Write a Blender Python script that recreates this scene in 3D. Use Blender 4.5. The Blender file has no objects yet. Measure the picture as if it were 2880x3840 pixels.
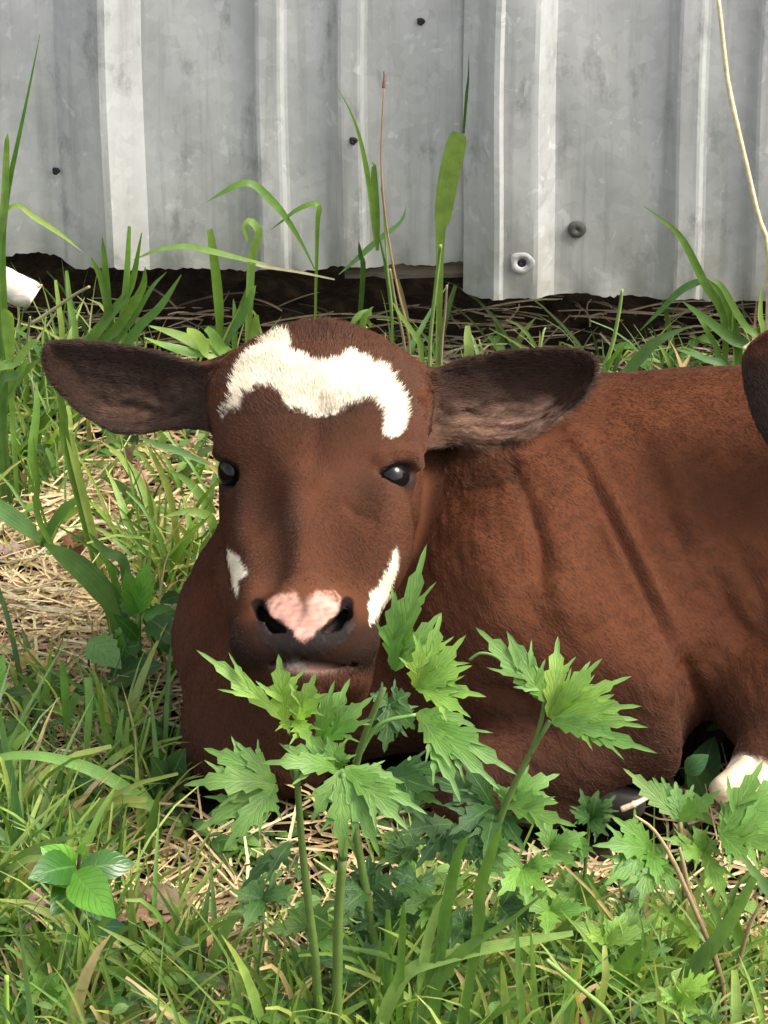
import bpy, math, random
import numpy as np
from mathutils import Vector

rng = np.random.default_rng(7)
random.seed(7)
S = bpy.context.scene

# ------------------------------------------------------------------ camera
FPX = 4506.0                      # focal length in pixels of a 768 wide picture
PITCH = math.radians(30.0)
CAM = np.array([0.0, -2.848, 1.509])
FW = np.array([0.0, math.cos(PITCH), -math.sin(PITCH)])
RT = np.array([1.0, 0.0, 0.0])
UP = np.array([0.0, math.sin(PITCH), math.cos(PITCH)])
cd = bpy.data.cameras.new('camera')
cam = bpy.data.objects.new('camera', cd)
S.collection.objects.link(cam)
cam.location = CAM
cam.rotation_euler = (math.pi/2 - PITCH, 0, 0)
cd.sensor_fit = 'HORIZONTAL'
cd.sensor_width = 36.0
cd.lens = 36.0*FPX/768.0
cd.clip_start = 0.05
cd.clip_end = 500.0
S.camera = cam

# ------------------------------------------------------------------ light
SUN_DIR = np.array([0.66, -0.10, 0.80]); SUN_DIR /= np.linalg.norm(SUN_DIR)   # towards the sun
world = bpy.data.worlds.new('World'); S.world = world
world.use_nodes = True
wn = world.node_tree
wn.nodes.clear()
sky = wn.nodes.new('ShaderNodeTexSky'); sky.sky_type = 'NISHITA'
sky.sun_disc = False
sky.sun_elevation = math.asin(SUN_DIR[2])
sky.sun_rotation = math.atan2(SUN_DIR[0], SUN_DIR[1])
sky.air_density = 1.0; sky.dust_density = 4.0; sky.ozone_density = 0.6
bg = wn.nodes.new('ShaderNodeBackground'); bg.inputs['Strength'].default_value = 0.14
wo = wn.nodes.new('ShaderNodeOutputWorld')
hs = wn.nodes.new('ShaderNodeHueSaturation'); hs.inputs['Saturation'].default_value = 0.35     # thin white overcast
wn.links.new(sky.outputs[0], hs.inputs['Color']); wn.links.new(hs.outputs[0], bg.inputs[0]); wn.links.new(bg.outputs[0], wo.inputs[0])
sd = bpy.data.lights.new('sun', 'SUN'); sd.energy = 1.5; sd.angle = math.radians(24); sd.color = (1.0, 0.93, 0.82)
sun = bpy.data.objects.new('sun', sd); S.collection.objects.link(sun)
sun.rotation_euler = Vector(SUN_DIR).to_track_quat('Z', 'Y').to_euler()
sun.location = (2, -1, 4)
S.view_settings.view_transform = 'Standard'; S.view_settings.look = 'None'
S.view_settings.gamma = 1.0; S.view_settings.use_curve_mapping = False
S.view_settings.exposure = 1.5
S.render.engine = 'CYCLES'
S.cycles.use_denoising = True
S.cycles.max_bounces = 8; S.cycles.transparent_max_bounces = 8
S.cycles_curves.shape = 'RIBBONS'

# ------------------------------------------------------------------ helpers
def ray(px, py):
    d = FW + RT*((px-1440)/3.75/FPX) + UP*((1920-py)/3.75/FPX)
    return d
def at_y(px, py, Y):
    d = ray(px, py); return CAM + d*((Y-CAM[1])/d[1])
def at_z(px, py, z=0.0):
    d = ray(px, py); return CAM + d*((z-CAM[2])/d[2])

def catmull(pts, n):
    p = np.asarray(pts, dtype=float)
    if len(p) == 2: return p[0]+(p[1]-p[0])*np.linspace(0, 1, n)[:, None]
    q = np.vstack([2*p[0]-p[1], p, 2*p[-1]-p[-2]]); out = []
    m = len(p)-1; ts = np.linspace(0, m, n)
    for t in ts:
        i = min(int(t), m-1); f = t-i; a, b, c, d = q[i:i+4]
        out.append(.5*(2*b+(c-a)*f+(2*a-5*b+4*c-d)*f*f+(3*b-a-3*c+d)*f**3))
    return np.array(out)
def tag(o, label=None, cat=None, group=None, kind=None):
    if label: o['label'] = label
    if cat: o['category'] = cat
    if group: o['group'] = group
    if kind: o['kind'] = kind
    return o
def thing(name, label, cat, loc=(0, 0, 0), group=None):
    o = bpy.data.objects.new(name, None); S.collection.objects.link(o)
    o.location = loc; o.empty_display_size = 0.02
    return tag(o, label, cat, group)
def mesh_obj(name, verts, faces, mat, parent=None, cols=None, uvs=None, smooth=True):
    """verts in world space; when parented to an Empty they are moved into its space"""
    verts = np.asarray(verts, dtype=np.float32)
    if parent is not None:
        verts = verts - np.array(parent.location, dtype=np.float32)
    me = bpy.data.meshes.new(name)
    me.from_pydata(verts.tolist() if len(verts) < 400000 else verts, [], faces if isinstance(faces, list) else faces.tolist())
    if cols is not None:
        a = me.attributes.new('Col', 'FLOAT_COLOR', 'POINT')
        c = np.ones((len(verts), 4), dtype=np.float32); c[:, :3] = cols
        a.data.foreach_set('color', c.ravel())
    if uvs is not None:
        a = me.attributes.new('leafuv', 'FLOAT_VECTOR', 'POINT')
        c = np.zeros((len(verts), 3), dtype=np.float32); c[:, :2] = uvs
        a.data.foreach_set('vector', c.ravel())
    if smooth:
        me.polygons.foreach_set('use_smooth', np.ones(len(me.polygons), dtype=bool))
    me.materials.append(mat)
    me.update()
    o = bpy.data.objects.new(name, me); S.collection.objects.link(o)
    if parent is not None: o.parent = parent
    return o

class NT:
    def __init__(self, name):
        self.m = bpy.data.materials.new(name); self.m.use_nodes = True
        self.t = self.m.node_tree; self.t.nodes.clear()
        self.out = self.t.nodes.new('ShaderNodeOutputMaterial')
    def n(self, typ, **kw):
        nd = self.t.nodes.new(typ)
        for k, v in kw.items():
            if k in nd.inputs: nd.inputs[k].default_value = v
            else: setattr(nd, k, v)
        return nd
    def l(self, a, b): self.t.links.new(a, b)
    def ramp(self, fac, stops):
        r = self.t.nodes.new('ShaderNodeValToRGB')
        e = r.color_ramp.elements
        while len(e) < len(stops): e.new(0.5)
        for i, (p, c) in enumerate(stops):
            e[i].position = p; e[i].color = (*c, 1) if len(c) == 3 else c
        self.l(fac, r.inputs[0]); return r.outputs[0]
    def noise(self, scale, detail=4, rough=0.55, vec=None, dist=0.0):
        n = self.n('ShaderNodeTexNoise'); n.inputs['Scale'].default_value = scale
        n.inputs['Detail'].default_value = detail; n.inputs['Roughness'].default_value = rough
        n.inputs['Distortion'].default_value = dist
        if vec is not None: self.l(vec, n.inputs['Vector'])
        return n.outputs['Fac']
    def pos(self, scale=(1, 1, 1)):
        g = self.n('ShaderNodeNewGeometry'); m = self.n('ShaderNodeMapping')
        m.inputs['Scale'].default_value = scale
        self.l(g.outputs['Position'], m.inputs['Vector']); return m.outputs[0]
    def mix(self, fac, a, b, mode='MIX'):
        m = self.n('ShaderNodeMix'); m.data_type = 'RGBA'; m.blend_type = mode
        for s, v in ((0, fac), (6, a), (7, b)):
            if hasattr(v, 'links'): self.l(v, m.inputs[s])
            else: m.inputs[s].default_value = v if s == 0 else (*v, 1) if len(v) == 3 else v
        return m.outputs[2]
    def math(self, op, a, b=0.0, clamp=False):
        m = self.n('ShaderNodeMath'); m.operation = op; m.use_clamp = clamp
        for s, v in ((0, a), (1, b)):
            if hasattr(v, 'links'): self.l(v, m.inputs[s])
            else: m.inputs[s].default_value = v
        return m.outputs[0]
    def bump(self, h, strength=0.3, dist=0.002):
        b = self.n('ShaderNodeBump'); b.inputs['Strength'].default_value = strength
        b.inputs['Distance'].default_value = dist; self.l(h, b.inputs['Height']); return b.outputs[0]
    def pbsdf(self, col, rough=0.6, normal=None, metallic=0.0, spec=0.5, link=True):
        p = self.n('ShaderNodeBsdfPrincipled')
        for nm, v in (('Base Color', col), ('Roughness', rough), ('Metallic', metallic), ('Specular IOR Level', spec)):
            if hasattr(v, 'links'): self.l(v, p.inputs[nm])
            else: p.inputs[nm].default_value = (*v, 1) if nm == 'Base Color' else v
        if normal is not None: self.l(normal, p.inputs['Normal'])
        if link: self.l(p.outputs[0], self.out.inputs[0])
        return p

def attr(nt, name='Col'):
    a = nt.n('ShaderNodeAttribute'); a.attribute_name = name; return a

# ------------------------------------------------------------------ materials
def mat_metal():
    nt = NT('galvanised_metal')
    p = nt.pos()
    big = nt.noise(9, 5, 0.6, p); spangle = nt.n('ShaderNodeTexVoronoi'); spangle.inputs['Scale'].default_value = 130
    nt.l(p, spangle.inputs['Vector'])
    fine = nt.noise(160, 3, 0.6, p)
    streak = nt.noise(1.0, 5, 0.62, nt.pos((60, 20, 3.5)))
    col = nt.ramp(big, [(0.25, (0.36, 0.365, 0.335)), (0.5, (0.48, 0.48, 0.445)), (0.75, (0.60, 0.595, 0.56))])
    sp = nt.n('ShaderNodeSeparateColor'); nt.l(spangle.outputs['Color'], sp.inputs[0])
    col = nt.mix(0.22, col, nt.ramp(sp.outputs[0], [(0, (0.25, 0.25, 0.25)), (1, (0.62, 0.62, 0.62))]))
    col = nt.mix(nt.ramp(streak, [(0.35, (0, 0, 0)), (0.7, (0.5, 0.5, 0.5))]), col, (0.56, 0.56, 0.545))
    dk = nt.noise(1.0, 5, 0.65, nt.pos((95, 20, 5.0)))
    col = nt.mix(nt.ramp(dk, [(0.52, (0, 0, 0)), (0.72, (0.55, 0.55, 0.55))]), col, (0.27, 0.27, 0.25))
    # blackish stains and pale oxide scratches
    st = nt.noise(24, 6, 0.7, nt.pos((1.6, 1, 0.7)))
    col = nt.mix(nt.ramp(st, [(0.56, (0, 0, 0)), (0.70, (0.6, 0.6, 0.6))]), col, (0.17, 0.17, 0.155))
    sc = nt.noise(75, 4, 0.6, nt.pos((1.0, 1, 0.7)), 0.8)
    col = nt.mix(nt.ramp(sc, [(0.63, (0, 0, 0)), (0.68, (0.5, 0.5, 0.5))]), col, (0.68, 0.68, 0.66))
    # dirt splashed up from the soil along the foot of the sheets
    g = nt.n('ShaderNodeNewGeometry'); sx = nt.n('ShaderNodeSeparateXYZ'); nt.l(g.outputs['Position'], sx.inputs[0])
    low = nt.math('SUBTRACT', 0.105, sx.outputs[2]); low = nt.math('MULTIPLY', low, 14.0, True)
    low = nt.math('MULTIPLY', low, nt.ramp(nt.noise(40, 5, 0.65, p), [(0.35, (0, 0, 0)), (0.65, (0.8, 0.8, 0.8))]))
    col = nt.mix(low, col, (0.30, 0.275, 0.22))
    h = nt.math('ADD', nt.math('MULTIPLY', fine, 0.35), nt.math('MULTIPLY', nt.noise(18, 3, 0.5, p), 3.0))
    nt.pbsdf(col, 0.52, nt.bump(h, 0.35, 0.0010), 0.12, 0.5)
    return nt.m
def mat_simple(name, stops, scale=30, rough=0.7, bump=0.3, vec=(1, 1, 1), spec=0.4, dist=0.002):
    nt = NT(name); p = nt.pos(vec)
    f = nt.noise(scale, 6, 0.62, p)
    nt.pbsdf(nt.ramp(f, stops), rough, nt.bump(nt.noise(scale*2.2, 5, 0.65, p), bump, dist), 0, spec)
    return nt.m
def mat_leaf(name, rough=0.45, trans=0.35, vein=True, spec=0.4):
    nt = NT(name)
    a = attr(nt); uv = attr(nt, 'leafuv')
    s = nt.n('ShaderNodeSeparateXYZ'); nt.l(uv.outputs['Vector'], s.inputs[0])
    col = a.outputs['Color']
    nz = nt.noise(90, 4, 0.6, nt.pos())
    col = nt.mix(1.0, col, nt.ramp(nz, [(0.3, (0.75, 0.78, 0.75)), (0.7, (1.15, 1.12, 1.1))]), 'MULTIPLY')
    nrm = None
    if vein:
        # side veins run forward from the midrib
        ph = nt.math('SUBTRACT', nt.math('MULTIPLY', s.outputs[0], 52.0), nt.math('MULTIPLY', s.outputs[1], 15.0))
        wv = nt.math('SINE', ph); wv = nt.math('MULTIPLY_ADD', wv, 0.5); wv.node.inputs[2].default_value = 0.5
        vn = nt.math('POWER', wv, 8.0)
        mid = nt.math('SUBTRACT', 1.0, nt.math('MULTIPLY', s.outputs[1], 9.0), True)
        col = nt.mix(nt.math('MULTIPLY', vn, 0.30), col, (0.05, 0.12, 0.025))
        col = nt.mix(nt.math('MULTIPLY', mid, 0.45), col, (0.22, 0.36, 0.12))
        nrm = nt.bump(nt.math('SUBTRACT', nt.math('MULTIPLY', nz, 0.5), nt.math('ADD', vn, mid)), 0.3, 0.0005)
    else:
        ph = nt.math('SINE', nt.math('MULTIPLY', s.outputs[1], 19.0))
        nrm = nt.bump(ph, 0.15, 0.0003)
    p = nt.pbsdf(col, rough, nrm, 0, spec, link=False)
    t = nt.n('ShaderNodeBsdfTranslucent')
    nt.l(nt.mix(1.0, col, (1.35, 1.5, 0.55), 'MULTIPLY'), t.inputs[0])
    if nrm: nt.l(nrm, t.inputs['Normal'])
    mx = nt.n('ShaderNodeMixShader'); mx.inputs[0].default_value = trans
    nt.l(p.outputs[0], mx.inputs[1]); nt.l(t.outputs[0], mx.inputs[2]); nt.l(mx.outputs[0], nt.out.inputs[0])
    return nt.m
def mat_col(name, rough=0.75, spec=0.3, nscale=120, amt=(0.7, 1.2), bump=0.3):
    nt = NT(name); a = attr(nt)
    nz = nt.noise(nscale, 5, 0.6, nt.pos())
    col = nt.mix(1.0, a.outputs['Color'], nt.ramp(nz, [(0.3, (amt[0],)*3), (0.7, (amt[1],)*3)]), 'MULTIPLY')
    nt.pbsdf(col, rough, nt.bump(nz, bump, 0.001), 0, spec)
    return nt.m
M_METAL = mat_metal()
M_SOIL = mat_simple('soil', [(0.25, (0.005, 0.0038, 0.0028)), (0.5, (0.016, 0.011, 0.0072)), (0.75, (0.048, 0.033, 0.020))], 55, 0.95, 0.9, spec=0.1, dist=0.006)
M_DARKWOOD = mat_simple('weathered_wood', [(0.3, (0.07, 0.055, 0.04)), (0.7, (0.22, 0.18, 0.13))], 30, 0.85, 0.5, (0.6, 8, 8))
M_PALEWOOD = mat_simple('pale_peeled_wood', [(0.3, (0.70, 0.55, 0.42)), (0.6, (0.86, 0.80, 0.72))], 30, 0.6, 0.3, (1, 6, 6))
M_HOLE = mat_simple('hole_dark', [(0.3, (0.012, 0.012, 0.011)), (0.7, (0.03, 0.028, 0.025))], 60, 0.9)
M_PLUG = mat_simple('old_rubber_plug', [(0.3, (0.055, 0.055, 0.048)), (0.7, (0.12, 0.118, 0.105))], 160, 0.85)
M_OXIDE = mat_simple('white_oxide', [(0.3, (0.36, 0.35, 0.33)), (0.7, (0.56, 0.55, 0.53))], 160, 0.8)
M_GRASS = mat_leaf('grass_blade', 0.42, 0.35, False)
M_LEAF = mat_leaf('toothed_leaf', 0.48, 0.32, True)
M_GLOSSY = mat_leaf('glossy_leaf', 0.28, 0.25, True, 0.5)
M_STEM = mat_col('plant_stem', 0.5, 0.4, 150, (0.85, 1.12), 0.15)
M_STRAW = mat_col('straw', 0.6, 0.35, 200, (0.7, 1.2), 0.25)
M_DEAD = mat_col('dead_leaf', 0.75, 0.25, 130, (0.55, 1.25), 0.6)

# ------------------------------------------------------------------ ground
G_POOR = []
def ground_z(x, y):
    x = np.asarray(x, dtype=float); y = np.asarray(y, dtype=float)
    z = 0.006*np.sin(x*23+1.3)*np.cos(y*19) + 0.004*np.sin(x*61+y*47) + 0.003*np.sin(x*97-y*113+2)
    z = z - 0.022*np.clip((y+0.06)/0.10, 0, 1)                 # hollow scraped under the wall
    return z - 0.010
def build_ground():
    nx, ny = 260, 260
    xs = np.linspace(-0.9, 1.3, nx); ys = np.linspace(-1.5, 0.35, ny)
    X, Y = np.meshgrid(xs, ys, indexing='ij')
    Z = ground_z(X, Y)
    Z += 0.005*np.sin(X*211+3*np.sin(Y*130))*np.sin(Y*190+2*np.sin(X*160))*0.6 + rng.normal(0, 0.0012, Z.shape)
    v = np.stack([X, Y, Z], -1).reshape(-1, 3)
    i = np.arange(nx*ny).reshape(nx, ny)
    f = np.stack([i[:-1, :-1], i[1:, :-1], i[1:, 1:], i[:-1, 1:]], -1).reshape(-1, 4)
    # far skirt out to the horizon
    base = len(v); e = 120.0
    ring = [(-0.9, -1.5), (1.3, -1.5), (1.3, 0.35), (-0.9, 0.35)]
    far = [(-e, -e), (e, -e), (e, e), (-e, e)]
    v = np.vstack([v, [(a, b, -0.02) for a, b in ring], [(a, b, -0.02) for a, b in far]])
    fl = f.tolist()
    for k in range(4):
        q = (k+1) % 4
        fl.append([base+k, base+4+k, base+4+q, base+q])
    o = mesh_obj('ground', v, fl, M_SOIL); tag(o, kind='structure')
build_ground()

# ------------------------------------------------------------------ metal wall
# profile of a sheet along X (photo pixel column at the wall plane, metres towards the viewer)
def rib(c0, c1, c2, c3, h):
    s = 6
    return [(c0-s, 0.0), (c0+s, 0.12*h), (c1-s, 0.90*h), (c1+s, h), (c2-s, h), (c2+s, 0.90*h), (c3-s, 0.12*h), (c3+s, 0.0)]
WX = lambda px: float(at_y(px, 520, 0.0)[0])
L_PROF = [(-9200, 0)]
for _k in range(-6, 0):
    _o = _k*1545; L_PROF += rib(228+_o, 382+_o, 420+_o, 538+_o, .017) + rib(952+_o, 974+_o, 1052+_o, 1078+_o, .0075) + rib(1254+_o, 1278+_o, 1350+_o, 1376+_o, .0075)
L_PROF += \
    rib(228, 382, 420, 538, .017) + rib(952, 974, 1052, 1078, .0075) + rib(1254, 1278, 1350, 1376, .0075) + rib(1772, 1862, 1985, 2090, .017)
R_PROF = [(1738, .0035), (1752, .005), (1790, .008), (1836, .0195), (1852, .0225), (1872, .0225), (1888, .0195), (2000, .0195), (2018, .0185), (2084, .0035), (2102, .003)] + \
    [(a, b+.003) for a, b in rib(2518, 2542, 2618, 2646, .0075)] + [(a, b+.003) for a, b in rib(2814, 2840, 2908, 2936, .0075)] + \
    [(a, b+.003) for _k in range(0, 6) for r_ in (rib(3310+_k*1545, 3464+_k*1545, 3502+_k*1545, 3620+_k*1545, .017), rib(4062+_k*1545, 4086+_k*1545, 4164+_k*1545, 4190+_k*1545, .0075), rib(4364+_k*1545, 4388+_k*1545, 4460+_k*1545, 4486+_k*1545, .0075)) for a, b in r_] + [(12600, .003)]
def bottom_left(px):
    return np.interp(px, [-700, 20, 45, 120, 205, 235, 262, 300, 330, 345, 420, 640, 700, 820, 950, 1100, 1250, 1300, 1500, 1700, 2100],
                     [950, 955, 945, 950, 962, 985, 1002, 1008, 1000, 1012, 1012, 1008, 1000, 1016, 1014, 1012, 1003, 1008, 996, 988, 980])
def bottom_right(px):
    return np.interp(px, [1738, 1760, 1800, 1850, 1900, 1960, 2010, 2050, 2085, 2110, 2300, 2520, 2700, 2880, 5200],
                     [1098, 1108, 1118, 1124, 1128, 1126, 1122, 1108, 1100, 1098, 1108, 1116, 1124, 1132, 1180])
def sheet(name, prof, bottom, parent, y_off=0.0, hole=None):
    xs = []
    for (a, ha), (b, hb) in zip(prof[:-1], prof[1:]):
        n = max(1, int(abs(b-a)/14))
        for k in range(n): xs.append(a+(b-a)*k/n)
    xs.append(prof[-1][0]); xs = np.array(xs, dtype=float)
    P = np.array(prof, dtype=float)
    hh = np.interp(xs, P[:, 0], P[:, 1])
    zs_top = 2.3
    X = np.array([WX(a) for a in xs])
    zb = np.array([at_y(a, b, -(h+y_off))[2] for a, b, h in zip(xs, bottom(xs), hh)])
    zb = zb + rng.normal(0, 0.0005, len(zb))
    rows = np.concatenate([np.linspace(0, 0.32, 40), [0.5, 1.0, zs_top]])
    V = []
    for r in rows:
        t = 1-np.clip(r/0.3, 0, 1)
        z = zb + r
        dent = 0.0013*np.sin(X*17+1)*np.sin(z*13+X*5) + 0.0007*np.sin(X*71+z*37)
        fray = 0.0018*np.sin(X*150)*np.clip(1-r/0.02, 0, 1)
        V.append(np.stack([X + 0.0008*np.sin(z*22), -(hh+y_off)+dent*(1-0*t)+fray, z], -1))
    V = np.array(V); nr, nc = V.shape[:2]
    i = np.arange(nr*nc).reshape(nr, nc)
    f = np.stack([i[:-1, :-1], i[:-1, 1:], i[1:, 1:], i[1:, :-1]], -1).reshape(-1, 4)
    o = mesh_obj(name, V.reshape(-1, 3), f, M_METAL, parent)
    md = o.modifiers.new('thickness', 'SOLIDIFY'); md.thickness = 0.0011; md.offset = 1.0 if False else -1.0
    es = o.modifiers.new('edges', 'EDGE_SPLIT'); es.split_angle = math.radians(17)
    return o
wall = thing('metal_wall', 'grey galvanised ribbed sheet metal shed wall with a raised lower edge', 'wall', (0, 0, 0.06))
sheet('wall_sheet', L_PROF, bottom_left, wall)['label'] = 'left sheet with torn dirty lower corner'
sheet('wall_sheet', R_PROF, bottom_right, wall)['label'] = 'right sheet overlapping on the tall rib, hanging lower'

def disc(name, c, r, mat, parent, depth=0.002, n=28, inner=0.0, wob=0.0, sy=1.0):
    """short cylinder or ring facing -Y"""
    V = []; F = []
    ang = np.linspace(0, 2*math.pi, n, endpoint=False)
    rr = r*(1+wob*np.sin(ang*3+1)+wob*0.7*np.sin(ang*5+2))
    for k in range(n):
        ca, sa = math.cos(ang[k]), math.sin(ang[k])
        V.append((c[0]+rr[k]*ca, c[1], c[2]+rr[k]*sa*sy))
        V.append((c[0]+rr[k]*.93*ca, c[1]-depth, c[2]+rr[k]*.93*sa*sy))
        ri = max(inner, 1e-5)
        V.append((c[0]+ri*ca, c[1]-depth*(0.9), c[2]+ri*sa*sy))
        V.append((c[0]+ri*ca, c[1], c[2]+ri*sa*sy))
    for k in range(n):
        q = (k+1) % n
        for a in range(3): F.append([k*4+a, k*4+a+1, q*4+a+1, q*4+a])
    return mesh_obj(name, V, F, mat, parent)
# screw hole with its pale oxide ring on the overlap rib
c = at_y(1957, 985, -0.0196); c[1] = -0.0198
disc('screw_washer', c, 0.0085, M_OXIDE, wall, 0.0006, 26, 0.0033, 0.07)
c2 = c.copy(); c2[1] = -0.0199
disc('screw_hole', c2, 0.0034, M_HOLE, wall, 0.0003, 20)
c = at_y(2163, 858, -0.003); c[1] = -0.0036
disc('round_plug', c, 0.0066, M_PLUG, wall, 0.0018, 30, 0, 0.01)
c = at_y(2205, 802, -0.003); c[1] = -0.0032
for (px, py, r) in ((210, 640, .0028), (1325, 515, .003), (1578, 80, .0028)):
    c = at_y(px, py, -0.002); c[1] = -0.0022 if px != 1325 else -0.0072
    disc('nail_head', c, r, M_HOLE, wall, 0.0012, 14, 0, 0.1)
def box(name, lo, hi, mat, parent=None, n=14, wob=0.0012):
    """a board along X with slightly uneven faces"""
    xs = np.linspace(lo[0], hi[0], n); V = []
    for x in xs:
        for (y, z) in ((lo[1], lo[2]), (hi[1], lo[2]), (hi[1], hi[2]), (lo[1], hi[2])):
            V.append((x, y+random.uniform(-wob, wob), z+random.uniform(-wob, wob)))
    F = []
    for k in range(n-1):
        for a in range(4): F.append([k*4+a, k*4+(a+1) % 4, k*4+4+(a+1) % 4, k*4+4+a])
    F.append([3, 2, 1, 0]); F.append([(n-1)*4+a for a in range(4)])
    return mesh_obj(name, V, F, mat, parent, smooth=False)
zt = at_y(1500, 992, .004)[2]; zb_ = at_y(1500, 1044, .004)[2]
box('sill_board', (WX(1290), .0055, zb_), (WX(1990), .030, zt+.02), M_DARKWOOD, wall)
# added tall footing keeps sky light out of the gap behind the wall
box('gap_backing', (-3, 0.24, -0.08), (3, 0.33, 2.2), M_SOIL, None, 20)
tag(bpy.data.objects['gap_backing'], 'added dark footing in the shadow under the metal wall', 'backing')

# ------------------------------------------------------------------ animal modelling: distance fields -> one continuous skin
D0 = 2.63
ORG = CAM + FW*D0
KPX = D0/FPX/3.75
def P(px, py, w):
    """animal frame: u right, v up the face, w out of the face"""
    d = D0-w
    return np.array([(px-1440)/3.75/FPX*d, (1920-py)/3.75/FPX*d, w])
def to_world(q):
    q = np.asarray(q)
    return ORG + q[..., 0:1]*RT + q[..., 1:2]*UP - q[..., 2:3]*FW
def to_px(q):
    d = D0-q[:, 2]
    return np.stack([q[:, 0]/d*FPX*3.75+1440, 1920-q[:, 1]/d*FPX*3.75], -1)

class Field:
    def __init__(self, xs, ys, zs):
        self.ax = [np.asarray(a, dtype=np.float32) for a in (xs, ys, zs)]
        self.D = np.ones([len(a) for a in self.ax], dtype=np.float32)
    def sl(self, lo, hi):
        out = []
        for a, l, h in zip(self.ax, lo, hi):
            i0 = max(0, np.searchsorted(a, l)-1); i1 = min(len(a), np.searchsorted(a, h)+1)
            out.append(slice(i0, max(i0, i1)))
        return tuple(out)
    def apply(self, fn, lo, hi, k, op='add'):
        m = k+0.012
        s = self.sl(np.asarray(lo)-m, np.asarray(hi)+m)
        X = self.ax[0][s[0]][:, None, None]; Y = self.ax[1][s[1]][None, :, None]; Z = self.ax[2][s[2]][None, None, :]
        if X.size*Y.size*Z.size == 0: return
        d = fn(X, Y, Z).astype(np.float32); A = self.D[s]
        if op == 'sub': A, d = -A, d
        h = np.maximum(k-np.abs(A-d), 0)/max(k, 1e-6)
        r = np.minimum(A, d)-h*h*k*0.25
        self.D[s] = -r if op == 'sub' else r
    def capsule(self, a, b, ra, rb, k=0.01, op='add'):
        a = np.asarray(a); b = np.asarray(b); ba = b-a; L = max(float(ba@ba), 1e-12)
        def fn(X, Y, Z):
            px, py, pz = X-a[0], Y-a[1], Z-a[2]
            t = np.clip((px*ba[0]+py*ba[1]+pz*ba[2])/L, 0, 1)
            return np.sqrt((px-t*ba[0])**2+(py-t*ba[1])**2+(pz-t*ba[2])**2)-(ra+(rb-ra)*t)
        R = max(ra, rb)
        self.apply(fn, np.minimum(a, b)-R, np.maximum(a, b)+R, k, op)
    def chain(self, pts, rs, k=0.01, op='add'):
        for i in range(len(pts)-1): self.capsule(pts[i], pts[i+1], rs[i], rs[i+1], k, op)
    def ellipsoid(self, c, r, k=0.01, op='add', rot=None):
        c = np.asarray(c); r = np.asarray(r); M = np.eye(3) if rot is None else rot
        def fn(X, Y, Z):
            q = (X-c[0], Y-c[1], Z-c[2])
            l = [M[i, 0]*q[0]+M[i, 1]*q[1]+M[i, 2]*q[2] for i in range(3)]
            k0 = np.sqrt(sum((l[i]/r[i])**2 for i in range(3)))+1e-6
            k1 = np.sqrt(sum((l[i]/r[i]**2)**2 for i in range(3)))+1e-6
            return k0*(k0-1)/k1
        R = max(r); self.apply(fn, c-R, c+R, k, op)
    def mesh(self):
        D = self.D; nx, ny, nz = D.shape; ins = D < 0
        cnt = np.zeros((nx-1, ny-1, nz-1), dtype=np.int8)
        for a in (0, 1):
            for b in (0, 1):
                for c in (0, 1): cnt += ins[a:nx-1+a, b:ny-1+b, c:nz-1+c]
        act = (cnt > 0) & (cnt < 8)
        I = np.argwhere(act); n = len(I)
        idx = np.full(act.shape, -1, dtype=np.int32); idx[act] = np.arange(n)
        cor = [(a, b, c) for a in (0, 1) for b in (0, 1) for c in (0, 1)]
        val = {cc: D[I[:, 0]+cc[0], I[:, 1]+cc[1], I[:, 2]+cc[2]] for cc in cor}
        acc = np.zeros((n, 3)); num = np.zeros(n)
        for p in cor:
            for ax in range(3):
                if p[ax]: continue
                q = list(p); q[ax] = 1; q = tuple(q)
                a, b = val[p], val[q]; m = (a < 0) != (b < 0)
                t = np.where(m, a/np.where(np.abs(a-b) < 1e-12, 1e-12, a-b), 0)
                pos = np.array(p, dtype=float)[None].repeat(n, 0); pos[:, ax] += t
                acc += pos*m[:, None]; num += m
        loc = acc/num[:, None]
        V = np.zeros((n, 3))
        for ax in range(3):
            a = self.ax[ax]; V[:, ax] = a[I[:, ax]]+loc[:, ax]*(a[I[:, ax]+1]-a[I[:, ax]])
        F = []
        for ax in range(3):
            o1, o2 = [(1, 2), (2, 0), (0, 1)][ax]
            A = np.take(ins, range(D.shape[ax]-1), ax); B = np.take(ins, range(1, D.shape[ax]), ax)
            E = np.argwhere(A != B); s = A[E[:, 0], E[:, 1], E[:, 2]]
            ok = (E[:, o1] > 0) & (E[:, o2] > 0) & (E[:, o1] < D.shape[o1]-1) & (E[:, o2] < D.shape[o2]-1)
            E = E[ok]; s = s[ok]
            def cell(d1, d2):
                e = E.copy(); e[:, o1] -= d1; e[:, o2] -= d2
                return idx[e[:, 0], e[:, 1], e[:, 2]]
            q = np.stack([cell(1, 1), cell(0, 1), cell(0, 0), cell(1, 0)], -1)
            q[~s] = q[~s][:, ::-1]
            F.append(q)
        return V, np.concatenate(F)
def vnormals(V, F):
    d1 = V[F[:, 2]]-V[F[:, 0]]; d2 = V[F[:, 3]]-V[F[:, 1]]
    fn = np.cross(d1, d2); N = np.zeros_like(V)
    for k in range(4): np.add.at(N, F[:, k], fn)
    return N/np.maximum(np.linalg.norm(N, axis=1, keepdims=True), 1e-12)
def relax(V, F, it=2, lam=0.5):
    for _ in range(it):
        A = np.zeros_like(V); c = np.zeros(len(V))
        for k in range(4):
            j = (k+1) % 4
            np.add.at(A, F[:, k], V[F[:, j]]); np.add.at(A, F[:, j], V[F[:, k]])
            np.add.at(c, F[:, k], 1); np.add.at(c, F[:, j], 1)
        V = V+(A/np.maximum(c, 1)[:, None]-V)*lam
    return V
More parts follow.
